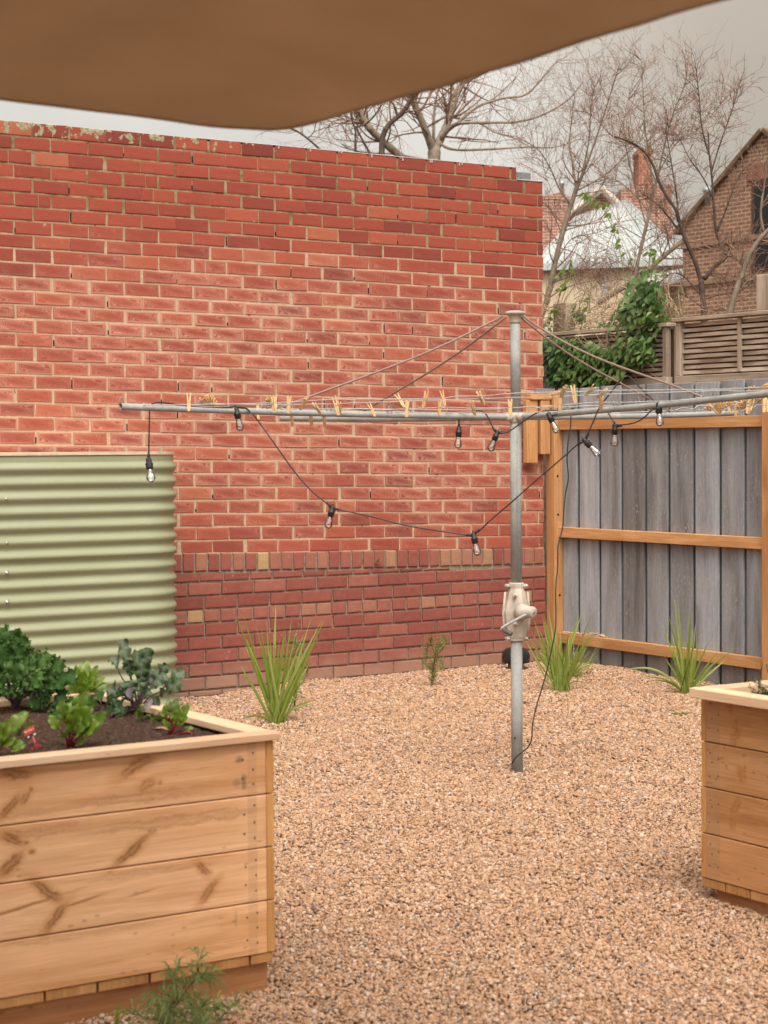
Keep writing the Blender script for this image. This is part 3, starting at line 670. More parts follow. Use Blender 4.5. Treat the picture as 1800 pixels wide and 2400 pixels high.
# ------------------------------------------------------------------ paling fence
def build_fence():
    t = thing('paling_fence', 'low fence of weathered grey palings on new orange pine rails and posts', 'fence', (4.03, -2.0, 0))
    pal = MB(); XP = 4.052
    js = [1257+44, 1354.2, 1404, 1456.5, 1512.5, 1567, 1625.5, 1686.7, 1745.7, 1806]
    ys = [on(x, 1004, 0, XP).y for x in js]
    ys[0] = -0.03
    while ys[-1] > -8: ys.append(ys[-1]-0.232)
    for a, b in zip(ys[:-1], ys[1:]):
        h = 1.957+rnd.uniform(-0.006, 0.006); xo = rnd.uniform(0, 0.004)
        tl = rnd.random(); ww = 0.0155
        pal.box(XP+xo, XP+xo+0.016, b+ww, a-ww, -0.02, h, 0.002, col=(tl, rnd.random(), rnd.random(), 1))
    for y in ys[1:]:
        pal.box(XP+0.034, XP+0.05, y-0.06, y+0.06, -0.02, 1.945, 0.002, col=(rnd.random()*0.3, rnd.random(), rnd.random(), 1))
    pal.box(3.868, 4.045, -0.028, -0.014, 1.80, 1.958, 0.002, col=(0.3, 0.2, 0.7, 1))
    pal.build('palings', M['paling'], t)
    posts = [(-0.012, -0.107), (-2.18, -2.275), (-4.45, -4.545), (-6.7, -6.795)]
    for y1, y0 in posts:
        b = MB()
        # weathered-cut top
        b.box(3.972, 4.05, y0, y1, -0.05, 1.915, 0.003)
        b.add([(3.972, y0, 1.9155), (4.05, y0, 1.9155), (4.05, y1, 1.9155), (3.972, y1, 1.9155), (4.05, y0, 1.945), (4.05, y1, 1.945)], [(0, 4, 5, 3), (0, 1, 4), (3, 5, 2), (1, 2, 5, 4)])
        b.build('post', M['fence_z'], t)
    for (pa, pb_) in zip(posts[:-1], posts[1:]):
        for z0, z1 in ((1.661, 1.733), (0.895, 0.969), (0.140, 0.214)):
            b = MB(); dz = 0.0
            b.box(4.004, 4.0505, pb_[0]+0.001, pa[1]-0.001 if not (z1 < 1 and pa is posts[0]) else pa[1]-0.001, z0, z1, 0.003); b.build('rail', M['fence_x'], t)
    # timber bracket frame fixed between the first post and the wall
    br = MB()
    br.box(3.752, 3.852, -0.075, -0.03, 1.427, 1.875, 0.004)
    br.build('bracket_upright', M['fence_z'], t)
    br = MB(); br.box(3.872, 3.955, -0.085, -0.03, 1.488, 1.872, 0.004); br.build('bracket_upright', M['fence_z'], t)
    br = MB(); br.box(3.776, 3.965, -0.09, -0.031, 1.8755, 1.918, 0.004); br.build('bracket_head', M['fence_x'], t)
    # old bolt heads on the post
    for px, py in ((1307, 1116), (1308, 1206), (1312, 1395)):
        q = on(px, py, 0, 3.972); b = MB(); b.lathe([(0.009, -0.002), (0.009, 0.002), (0.004, 0.0025)], q, (-1, 0, 0), 8); b.build('bolt_hole', M['dark'], t)
    # dust and gravel bits lying on the lower rail
    s_ = MB()
    for i in range(170):
        px = 1318+rnd.random()*100; q = on(px, 1486, 0, 4.02); r_ = rnd.uniform(0.003, 0.0075); hgt = max(0, 0.02*math.exp(-((px-1395)/22)**2)+0.008*math.exp(-((px-1362)/18)**2))
        s_.lathe([(r_*0.5, 0), (r_, r_*0.5), (r_*0.7, r_*1.2), (r_*0.2, r_*1.5)], (4.012+rnd.uniform(0, 0.03), q.y+rnd.uniform(-.01, .01), 0.2145+rnd.random()*hgt), (0, 0, 1), 6, col=(rnd.random(),)*3+(1,))
    o = s_.build('gravel_dust', plain('pale_gravel_dust', (0.52, 0.36, 0.23), 0.9, 0.2, 0, 0.4, 90)); tag(o, kind='stuff')
build_fence()

# ------------------------------------------------------------------ neighbour's woven fence
def build_woven():
    t = thing('woven_fence', 'taller brown horizontal slat fence with capping behind the grey palings', 'fence', (4.25, -1.5, 0))
    X = 4.25
    secs = [(0.9, -1.005), (-1.09, -2.9), (-2.98, -4.8), (-4.88, -6.7)]
    for si, (y1, y0) in enumerate(secs):
        zb, zt = 2.025, (2.352 if si == 0 else 2.378)
        s_ = MB(); n = 10
        for i in range(n):
            z0 = zb+(zt-zb)*i/n; P = []
            for k in range(25):
                y = lerp(y1-0.02, y0+0.02, k/24); wv = 0.011*math.cos(math.pi*(y-y0)/0.30+(0 if i % 2 else math.pi))
                P.append((y, X+0.02+wv+0.003*mnoise.noise(Vector((y*6, i*3.1, si)))))
            h = (zt-zb)/n-0.012; c = (rnd.random(), rnd.random(), rnd.random(), 1)
            for (ya, xa), (yb, xb) in zip(P[:-1], P[1:]):
                s_.add([(xa, ya, z0), (xb, yb, z0), (xb, yb, z0+h), (xa, ya, z0+h), (xa+0.008, ya, z0), (xb+0.008, yb, z0), (xb+0.008, yb, z0+h), (xa+0.008, ya, z0+h)],
                       [(0, 1, 2, 3), (3, 2, 6, 7), (4, 7, 6, 5), (0, 4, 5, 1)], col=c)
        s_.build('slat_panel', M['old'], t)
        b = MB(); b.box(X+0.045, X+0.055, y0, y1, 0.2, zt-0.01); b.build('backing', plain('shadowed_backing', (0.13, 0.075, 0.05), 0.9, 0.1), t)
        for y in (y1-0.025, y0+0.025):
            b = MB(); b.box(X-0.012, X+0.03, y-0.022, y+0.022, zb-0.01, zt, 0.003); b.build('frame_upright', M['oldz'], t)
        for fy in (0.33, 0.66):
            y = lerp(y1, y0, fy); b = MB(); b.box(X-0.002, X+0.02, y-0.014, y+0.014, zb, zt-0.003, 0.002); b.build('batten', M['oldz'], t)
        b = MB(); b.box(X-0.03, X+0.06, y0-0.02, y1+0.02, zt+0.001, zt+0.026, 0.003); b.build('capping', M['old'], t)
        b = MB(); b.box(X-0.018, X+0.04, y0, y1, 1.95, zb-0.011, 0.003); b.build('bottom_rail', M['old'], t)
        b = MB(); b.box(X-0.0, X+0.05, y0, y1, 0.0, 1.948, 0.003); b.build('lower_panel', M['old'], t)
    # two taller posts behind
    for px0, px1, pyt in ((1296, 1326, 712), (1772, 1830, 645)):
        a = on(px0, pyt, 0, 4.36); c = on(px1, pyt, 0, 4.36)
        b = MB(); b.box(4.36, 4.45, min(a.y, c.y), max(a.y, c.y), 0, a.z, 0.004); b.build('tall_post', M['oldz'], t)
build_woven()

# ------------------------------------------------------------------ planters
def nails(par, pts, ax, m):
    for p in pts:
        mb = MB(); mb.lathe([(0.0030, -0.001), (0.0030, 0.0006), (0.001, 0.001)], p, ax, 7); mb.build('nail_head', m, par)
def tagboard(o, label): o['label'] = label
def build_planter_front():
    X1, Y0, Y1, X0 = -1.797, -6.10, -4.95, -3.05
    t = thing('planter_box', 'knotty pine planter box full of kale and beetroot, nearest the water tank', 'planter', ((X0+X1)/2, (Y0+Y1)/2, 0))
    def mx(px, py): q = on(px, py, 1, Y0); return q.x, q.z
    # dark feathered knots exactly as they sit on these four boards (x, z, angle, length, width, strength)
    mk = []
    for px, py, ang, L_, W_, am in ((40, 1815, 170, .060, .026, .85), (320, 1795, 205, .075, .024, .85), (22, 1893, 42, .055, .015, .9), (60, 1870, 40, .03, .012, .7), (345, 1840, 25, .04, .022, .6),
                                    (30, 1965, 150, .045, .022, .95), (25, 2025, 40, .055, .020, .9), (310, 1992, 36, .085, .017, .95), (355, 1945, 60, .016, .022, .6), (108, 2085, -38, .07, .018, .95), (130, 2150, 48, .06, .017, .9),
                                    (475, 2035, -42, .035, .016, .85), (490, 2090, 46, .055, .016, .75), (40, 2130, 9, .17, .0045, .95), (190, 2113, 9, .075, .004, .95), (330, 2093, 8, .05, .003, .7), (375, 1835, 30, .01, .008, .7), (73, 1850, 0, .008, .009, .9), (58, 1876, 0, .008, .008, .85), (62, 1975, 0, .009, .008, .9), (75, 1997, 0, .012, .009, .9)):
        x, z = mx(px, py); mk.append((x, z, ang, L_, W_, am))
    for px, py, L_, W_, am in ((330, 1868, .33, .020, .36), (60, 1905, .2, .014, .3), (420, 1922, .40, .022, .42), (90, 1950, .22, .02, .34), (350, 2042, .3, .014, .26), (200, 2185, .38, .018, .24), (430, 2160, .2, .012, .2), (300, 1772, .3, .008, .25)):
        x, z = mx(px, py); mk.append((x, z, 0, L_, W_, am))
    st = []
    for px, py, rx, rz, am in ((561, 1782, .020, .016, .75), (572, 1832, .014, .034, .6), (555, 1835, .02, .02, .4), (553, 2155, .006, .03, .35)):
        x, z = mx(px, py); st.append((x, z, rx, rz, am))
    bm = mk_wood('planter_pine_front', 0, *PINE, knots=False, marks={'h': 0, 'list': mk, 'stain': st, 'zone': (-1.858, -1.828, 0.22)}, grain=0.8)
    zz = [0.722, 0.5685, 0.4155, 0.2625, 0.1105]
    for i in range(4):
        b = MB(); b.box(X0, X1, Y0+rnd.uniform(0, .001), Y0+0.025, zz[i+1]+0.0018, zz[i]-0.0018, 0.0022); o = b.build('front_board', bm, t)
        nb = MB(); pts = []
        for px, dz in ((595, 0.03), (595, 0.075), (595, 0.115), (571, 0.045), (571, 0.10)):
            q = on(px+i*2.3, 2000, 1, Y0); pts.append((q.x, Y0-0.0004, zz[i]-dz-rnd.uniform(-.006, .006)))
        nails(o, pts, (0, -1, 0), M['nail'])
        b = MB(); b.box(X1+0.001, X1+0.026, Y0+rnd.uniform(0, .002), Y1, zz[i+1]+0.0015, zz[i]-0.0015, 0.0022); b.build('side_board', M['end'], t)
        b = MB(); b.box(X0, X1, Y1-0.025, Y1, zz[i+1]+0.0018, zz[i]-0.0018, 0.002); b.build('back_board', M['board_y'], t)
        b = MB(); b.box(X0-0.026, X0-0.001, Y0, Y1, zz[i+1]+0.0018, zz[i]-0.0018, 0.002); b.build('side_board', M['board_y'], t)
    lid = [('cap_rail', (X0-0.06, -1.757, Y0-0.016, Y0+0.050), M['lid_x']), ('cap_rail', (X0-0.06, -1.759, Y1-0.05, Y1+0.02), M['lid_x'])]
    for nm, (a, b_, c, d), m in lid:
        b = MB(); b.box(a, b_, c, d, 0.7225, 0.7445, 0.0025); b.build(nm, m, t)
    for a, b_ in ((-1.826, -1.758), (X0-0.06, X0+0.01)):
        b = MB(); b.box(a, b_, Y0+0.051, Y1-0.051, 0.7225, 0.7440, 0.0025); b.build('cap_rail', M['lid_y'], t)
    # floor slats poking out under the front board
    edges = [640, 587, 465, 352, 229, 105, -20, -140]; xs = [on(e, 2250, 1, Y0+0.002).x for e in edges]
    for a, b_ in zip(xs[1:], xs[:-1]):
        b = MB(); b.box(a+0.0035, b_-0.0035 if b_ != xs[0] else b_, Y0+0.004, Y1-0.002, 0.083, 0.1095, 0.0015); b.build('floor_slat', M['slat'], t)
    base = mk_wood('planter_base_pine', 0, (0.30, 0.125, 0.048), (0.40, 0.185, 0.08), (0.46, 0.225, 0.10))
    b = MB(); b.box(X0, -1.785, -6.077, -6.052, -0.02, 0.0825, 0.002); b.build('base_board', base, t)
    b = MB(); b.box(-1.811, -1.786, -6.0515, Y1-0.03, -0.02, 0.0825, 0.002); b.build('base_board', M['board_y'], t)
    return t
build_planter_front()
def build_planter_right():
    X0, Y1, X1, Y0 = -0.055, -6.012, 1.05, -7.9
    t = thing('planter_box', 'pine planter box with thyme at right, its side boards facing the gravel', 'planter', ((X0+X1)/2, (Y0+Y1)/2, 0))
    def my(px, py): q = on(px, py, 0, X0); return q.y, q.z
    mk = []; 
    for px, py, ang, L_, W_, am in ((1722, 1722, 120, .05, .028, .6), (1735, 1815, 60, .04, .03, .55), (1712, 1660, 60, .03, .02, .5), (1722, 1888, 130, .05, .03, .65), (1725, 1690, 0, .012, .01, .7), (1745, 1805, 0, .01, .02, .6), (1715, 1930, 100, .03, .02, .5)):
        y, z = my(px, py); mk.append((y, z, ang, L_, W_, am))
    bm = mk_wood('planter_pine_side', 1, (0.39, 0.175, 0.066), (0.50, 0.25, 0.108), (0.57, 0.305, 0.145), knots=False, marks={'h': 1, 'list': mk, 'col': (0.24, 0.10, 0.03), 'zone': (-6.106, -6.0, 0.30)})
    zz = [0.706, 0.5525, 0.398, 0.2405, 0.0865]
    for i in range(4):
        b = MB(); b.box(X0, X0+0.025, Y0, -6.0375, zz[i+1]+0.002, zz[i]-0.002, 0.0022); o = b.build('side_board', bm, t)
        nb = MB(); pts = []
        for dy, dz in ((-0.022, 0.03), (-0.03, 0.07), (-0.062, 0.05), (-0.018, 0.115), (-0.06, 0.105)):
            pts.append((X0-0.0004, -6.0375+dy, zz[i]-dz-rnd.uniform(-.01, .01)))
        nails(o, pts, (-1, 0, 0), M['nail'])
        b = MB(); b.box(X0+rnd.uniform(0, .002), X1, -6.0365, Y1, zz[i+1]+0.002, zz[i]-0.002, 0.0022); b.build('end_board', M['end'], t)
        b = MB(); b.box(X1-0.025, X1, Y0, -6.0375, zz[i+1]+0.002, zz[i]-0.002, 0.002); b.build('side_board', M['board_y'], t)
    b = MB(); b.box(-0.12, -0.047, Y0, -6.025, 0.7065, 0.7395, 0.0025); b.build('cap_rail', M['lid_y'], t)
    b = MB(); b.box(-0.046, X1+0.06, -6.098, -6.0255, 0.7065, 0.7390, 0.0025); b.build('cap_rail', M['lid_x'], t)
    b = MB(); b.box(X1-0.01, X1+0.06, Y0, -6.099, 0.7065, 0.7395, 0.0025); b.build('cap_rail', M['lid_y'], t)
    ys = [Y1, -6.127, -6.245, -6.365, -6.485, -6.605]
    while ys[-1] > Y0+0.13: ys.append(ys[-1]-0.12)
    for a, b_ in zip(ys[1:], ys[:-1]):
        b = MB(); b.box(X0+0.003, X1, a+0.003, b_-0.003, 0.0565, 0.0855, 0.0015); b.build('floor_slat', M['slat'], t)
    base = mk_wood('planter_base_side', 1, (0.26, 0.105, 0.04), (0.34, 0.15, 0.065), (0.40, 0.19, 0.085))
    b = MB(); b.box(-0.03, -0.005, Y0, -6.062, -0.02, 0.056, 0.002); b.build('base_board', base, t)
build_planter_right()
def mk_soil():
    k = NT('dark_potting_soil'); p = k.pos(); n1 = k.noise(p, 90, 5, 0.7)
    c = k.ramp(n1, [(0.3, (0.028, 0.016, 0.011)), (0.55, (0.085, 0.050, 0.035)), (0.72, (0.19, 0.12, 0.08)), (0.8, (0.34, 0.22, 0.13))])
    k.bump(n1, 1.0, 0.012); return k.done(c, 0.95, 0.1)
M['soil'] = mk_soil()
def soil(x0, x1, y0, y1, z, step=0.007):
    nx, ny = int((x1-x0)/step), int((y1-y0)/step); P = []
    for i in range(nx+1):
        row = []
        for j in range(ny+1):
            x, y = lerp(x0, x1, i/nx), lerp(y0, y1, j/ny)
            h = 0.010*mnoise.noise(Vector((x*9, y*9, 2))) + 0.009*mnoise.noise(Vector((x*30, y*30, 5))) + 0.009*mnoise.noise(Vector((x*75, y*75, 8)))
            row.append(Vector((x, y, z+h+0.012)))
        P.append(row)
    mb = MB(); mb.grid(P); tag(mb.build('soil', M['soil'], smooth=True), kind='stuff')
soil(-3.045, -1.80, -6.073, -4.977, 0.698)
soil(-0.028, 1.02, -7.85, -6.039, 0.675, 0.012)

# ------------------------------------------------------------------ rotary clothesline
PX, PY_ = 1.0, -3.585
ARM_Z = 1.69
TIPS = {'fl': on(283, 953, 1, -3.62), 'bl': on(659, 981, 0, 0.99), 'br': on(1726, 968, 1, -3.55), 'fr': on(1880, 914, 0, 1.01)}
def build_line():
    t = thing('rotary_clothesline', 'old galvanised rotary clothesline on a steel pole set in gravel', 'clothesline', (PX, PY_, 0))
    b = MB(); b.tube([(PX, PY_, -0.1), (PX, PY_, 0.66)], 0.0272, 20); b.build('lower_pole', M['galv'], t, smooth=True)
    b = MB(); b.tube([(PX, PY_, 0.88), (PX, PY_, 1.672)], 0.0268, 20); b.tube([(PX-0.012, PY_-0.0262, 0.9), (PX-0.012, PY_-0.0262, 1.66)], 0.0022, 6); b.build('outer_pole', M['galv'], t, smooth=True)
    b = MB(); b.tube([(PX, PY_, 1.70), (PX, PY_, 2.185)], 0.0243, 20); b.build('upper_pole', M['galv'], t, smooth=True)
    b = MB(); b.lathe([(0.027, 2.135), (0.029, 2.14), (0.029, 2.165), (0.035, 2.172), (0.047, 2.175), (0.0495, 2.181), (0.0485, 2.188), (0.03, 2.193), (0.001, 2.195)], (PX, PY_, 0), (0, 0, 1), 24); b.build('top_cap', M['cast'], t, smooth=True)
    b = MB(); b.lathe([(0.0285, 1.664), (0.0315, 1.668), (0.0335, 1.69), (0.0315, 1.708), (0.0285, 1.712)], (PX, PY_, 0), (0, 0, 1), 24)
    for nm, q in TIPS.items():
        d = (q-Vector((PX, PY_, ARM_Z))).normalized(); b.tube([Vector((PX, PY_, ARM_Z))+d*0.02, Vector((PX, PY_, ARM_Z))+d*0.062], [0.023, 0.0195], 14)
    b.build('arm_hub', M['cast'], t, smooth=True)
    for nm, q in TIPS.items():
        c = Vector((PX, PY_, ARM_Z)); d = (q-c).normalized(); p0 = c+d*0.055; n = 10
        b = MB(); L_ = (q-p0).length; pts = [p0+(q-p0)*i/n+Vector((0, 0, -0.006*math.sin(math.pi*i/n))) for i in range(n+1)]
        b.tube(pts, 0.0145, 14, cap=False)
        b.tube([pts[-1]-d*0.04, pts[-1]], 0.0125, 14, cap=False); o = b.build('arm', M['galv'], t, smooth=True)
        e = MB(); e.lathe([(0.0124, 0), (0.001, 0.0001)], pts[-1]-d*0.03, d, 14); e.build('open_end', M['dark'], o)
    # four brown stays from the cap to the arms
    def stay(a, bpt, sag=0.03):
        b = MB(); pts = [a.lerp(bpt, i/12)+Vector((0, 0, -sag*math.sin(math.pi*i/12)*(1.2-i/12))) for i in range(13)]
        b.tube(pts, 0.0052, 8); b.build('stay', M['rod'], t, smooth=True)
    stay(on(1177, 741, 1, -3.60), on(655, 957, 1, -3.61)); stay(on(1184, 744, 0, 0.985), on(840, 972, 0, 0.99))
    stay(on(1224, 740, 0, 1.01), on(1647, 931, 0, 1.005), 0.05); stay(on(1222, 744, 1, -3.57), on(1522, 936, 1, -3.56), 0.04)
    # line hooks along the arms
    def hook(c, d):
        b = MB(); pts = [c+d*(0.011*math.cos(a))+Vector((0, 0, 0.004+0.021*math.sin(a))) for a in [math.pi*i/10 for i in range(11)]]
        b.tube([pts[0]-Vector((0, 0, 0.008))]+pts+[pts[-1]-Vector((0, 0, 0.008))], 0.0024, 6); b.build('hook', M['galv2'], t, smooth=True)
    for px, py in ((285, 944), (470, 949), (620, 953), (655, 956), (771, 958), (914, 962), (1052, 965)): 
        q = on(px, py+3, 1, -3.615); hook(q, Vector((1, 0, 0)))
    for px, py in ((1332, 959), (1436, 949), (1494, 940), (1644, 926), (1676, 922)):
        q = on(px, py+3, 0, 1.005); hook(q, Vector((0, 1, 0)))
    for f in (0.4, 0.62, 0.82):
        q = Vector((PX, PY_, ARM_Z)).lerp(TIPS['br'], f)+Vector((0, 0, 0.014)); hook(q, Vector((1, 0, 0)))
        q = Vector((PX, PY_, ARM_Z)).lerp(TIPS['bl'], f)+Vector((0, 0, 0.014)); hook(q, Vector((0, 1, 0)))
    # wires
    def wire(pts, r=0.0021):
        b = MB(); b.tube(spline(pts, 5), r, 6); b.build('wire', M['wire'], t, smooth=True)
    for rr, pl in WIRES: wire([onw(x, y, rr) for x, y in pl])
    c = Vector((PX, PY_, ARM_Z+0.018))
    for f in (0.95, 0.66, 0.4):
        def ap(nm): return c.lerp(TIPS[nm]+Vector((0, 0, 0.016)), f)
        for a_, b_ in (('fl', 'bl'), ('bl', 'br'), ('br', 'fr')):
            A, B = ap(a_), ap(b_); n = 9
            wire([A.lerp(B, i/n)+Vector((0, 0, -0.012*math.sin(math.pi*i/n)+(0 if i in (0, n) else rnd.uniform(-.006, .006)))) for i in range(n+1)])
    wire([on(x, y, 1, -3.75) for x, y in ((1580, 962), (1600, 956), (1625, 958), (1640, 950), (1680, 954), (1700, 951), (1725, 947), (1745, 941), (1760, 953), (1768, 954), (1775, 949), (1800, 949), (1830, 947))], 0.0026)
    wire([on(x, y, 1, -3.75) for x, y in ((1650, 960), (1690, 957), (1725, 962), (1738, 962), (1752, 957))], 0.0026)
    # crank gearbox
    g_ = MB()
    prof = [(0.0335, 0.905), (0.037, 0.9), (0.037, 0.885), (0.036, 0.878), (0.044, 0.85), (0.055, 0.80), (0.062, 0.77), (0.0625, 0.757), (0.061, 0.74), (0.055, 0.70), (0.047, 0.665), (0.043, 0.645), (0.0385, 0.643), (0.0385, 0.63), (0.033, 0.627)]
    g_.lathe(prof[::-1], (PX, PY_, 0), (0, 0, 1), 8)
    for an in (200,):
        d = Vector((math.cos(R(an)), math.sin(R(an)), 0))
        for zc, rr_ in ((0.887, 0.038), (0.64, 0.04)): pass
    go = g_.build('gearbox', M['cast'], t)
    f = MB()      # split flange ring
    side = Vector((RX[0], RX[1], 0)); fwd = Vector((FX[0], FX[1], 0)).normalized()
    fl = [(0.062, 0.86), (0.067, 0.80), (0.071, 0.757), (0.067, 0.70), (0.058, 0.655)]
    for sg in (-1, 1):
        f.tube([Vector((PX, PY_, z_))+side*sg*(r_-0.009) for r_, z_ in fl], [0.005, 0.0065, 0.007, 0.0065, 0.005], 8)
    f.build('flange', M['cast'], go, smooth=True)
    for zc, sgs in ((0.888, (-1, 1)), (0.637, (-1, 1))):
        for sg in sgs:
            c_ = Vector((PX, PY_, zc))+side*sg*0.042; b = MB(); b.lathe([(0.0095, -0.02), (0.0105, -0.018), (0.0105, 0.018), (0.0095, 0.02)], c_, -fwd+side*0.25, 12); b.build('clamp_lug', M['cast'], go, smooth=True)
            b = MB(); b.lathe([(0.0065, 0), (0.006, 0.007), (0.003, 0.008)], c_+(-fwd+side*0.25).normalized()*0.02, -fwd+side*0.25, 8); b.build('lug_bolt', M['steel'], go, smooth=True)
    for px, py in ((1207, 1397), (1208, 1463)):
        q = at(px, py, 9.0); b = MB(); b.lathe([(0.011, -0.02), (0.0115, 0.004), (0.009, 0.007)], q, -fwd, 12); b.build('bolt_boss', M['cast'], go, smooth=True)
        b = MB(); b.lathe([(0.0065, 0), (0.006, 0.006), (0.003, 0.007)], q-fwd*0.006, -fwd, 8); b.build('boss_bolt', M['terracotta'], go, smooth=True)
    ax = (side*0.72-fwd*0.69).normalized(); q1 = at(1245, 1435, 8.955); 
    b = MB(); b.lathe([(0.040, -0.075), (0.037, -0.045), (0.030, -0.02), (0.0275, -0.018), (0.0275, 0.012), (0.026, 0.0145), (0.006, 0.015)], q1, ax, 20); b.build('crank_boss', M['cast'], t, smooth=True)
    b = MB(); b.lathe([(0.009, 0), (0.0075, 0.003), (0.002, 0.0035)], q1+ax*0.0145, ax, 10); b.build('boss_screw', M['steel'], go, smooth=True)
    hpts = [at(1233, 1440, 8.93), at(1203, 1456, 8.915), at(1179, 1470, 8.905), at(1176, 1474, 8.903), at(1179, 1477, 8.893)]
    b = MB(); b.tube(spline(hpts, 4), 0.0065, 10); b.build('crank_rod', M['galv'], t, smooth=True)
    b = MB(); a_, c_ = at(1178, 1475, 8.895), at(1198, 1486, 8.86); b.tube([a_, a_.lerp(c_, 0.15), a_.lerp(c_, 0.8), c_, c_+(c_-a_)*0.06], [0.0085, 0.0095, 0.0115, 0.0115, 0.006], 12); b.build('crank_grip', plain('dark_grip', (0.10, 0.085, 0.08), 0.4), t, smooth=True)
    # rusty drain hole near the foot of the pole
    q = at(1206.5, 1735, 9.0); b = MB(); b.lathe([(0.005, 0), (0.0045, 0.002), (0.001, 0.0022)], Vector((PX, PY_, q.z))+(-fwd*0.9-side*0.42).normalized()*0.0265, -fwd*0.9-side*0.42, 10); b.build('drain_hole', M['dark'], t)
WIRES = [
    (2.02, [(287, 947), (350, 949), (440, 949), (540, 947), (620, 945), (700, 941), (745, 938), (800, 936), (825, 937), (845, 935), (900, 936), (1000, 934), (1040, 933), (1070, 929), (1130, 928), (1165, 925), (1200, 922), (1250, 920), (1320, 919), (1440, 915), (1560, 914), (1690, 912), (1800, 907), (1880, 903)]),
    (1.86, [(475, 945), (560, 948), (660, 948), (760, 947), (840, 944), (950, 941), (1000, 938), (1120, 935), (1200, 932), (1285, 931), (1320, 929), (1400, 925), (1520, 921), (1640, 917), (1700, 915), (1740, 917), (1800, 914), (1880, 910)]),
    (1.42, [(655, 957), (700, 959), (740, 959), (800, 957), (840, 958), (900, 960), (960, 958), (1040, 955), (1120, 956), (1200, 956), (1245, 953), (1262, 956), (1270, 952), (1290, 951), (1330, 948), (1360, 946), (1400, 943), (1460, 943), (1520, 941), (1600, 938), (1646, 931)]),
    (1.06, [(772, 962), (820, 959), (850, 958), (950, 960), (1060, 960), (1130, 959), (1160, 959), (1190, 957), (1260, 954), (1320, 954), (1380, 951), (1436, 951)]),
    (0.72, [(917, 965), (960, 967), (1000, 967), (1060, 968), (1100, 966), (1160, 970), (1200, 967), (1260, 966), (1300, 965), (1333, 962)]),
]
build_line()

# ------------------------------------------------------------------ clothes pegs
ORD = 'first second third fourth fifth sixth seventh eighth ninth tenth eleventh twelfth thirteenth fourteenth fifteenth sixteenth seventeenth eighteenth nineteenth twentieth'.split()
def peg_meshes():
    L_ = 0.074; out = []
    for sg in (-1, 1):
        mb = MB(); prof = [(-0.5, 0.0006, 0.0040), (-0.30, 0.0012, 0.0062), (-0.06, 0.0006, 0.0066), (0.08, 0.0014, 0.0066), (0.30, 0.0036, 0.0080), (0.5, 0.0070, 0.0092)]
        vs = []; fs = []; w = 0.0052
        for (t_, a, b) in prof:
            for (x, y) in ((a, -w), (a, w), (b, w), (b, -w)): vs.append((sg*x, y, t_*L_))
        n = len(prof)
        for i in range(n-1):
            for k in range(4):
                q = (i*4+k, i*4+(k+1) % 4, (i+1)*4+(k+1) % 4, (i+1)*4+k); fs.append(q if sg > 0 else q[::-1])
        fs.append((3, 2, 1, 0) if sg > 0 else (0, 1, 2, 3)); e = (n-1)*4; fs.append((e, e+1, e+2, e+3) if sg > 0 else (e+3, e+2, e+1, e))
        mb.add(vs, fs); out.append(mb)
    sp = MB(); sp.tube([(0, -0.0066, 0.001), (0, 0.0066, 0.001)], 0.0026, 8)
    for y in (-0.0058, 0.0058): sp.tube([(-0.0071, y, 0.001), (0.0071, y, 0.001)], 0.0009, 5); 
    sp.tube([(0.0071, -0.006, 0.001), (0.0071, 0.006, 0.001)], 0.0009, 5); sp.tube([(-0.0071, -0.006, 0.001), (-0.0071, 0.006, 0.001)], 0.0009, 5)
    return out, sp
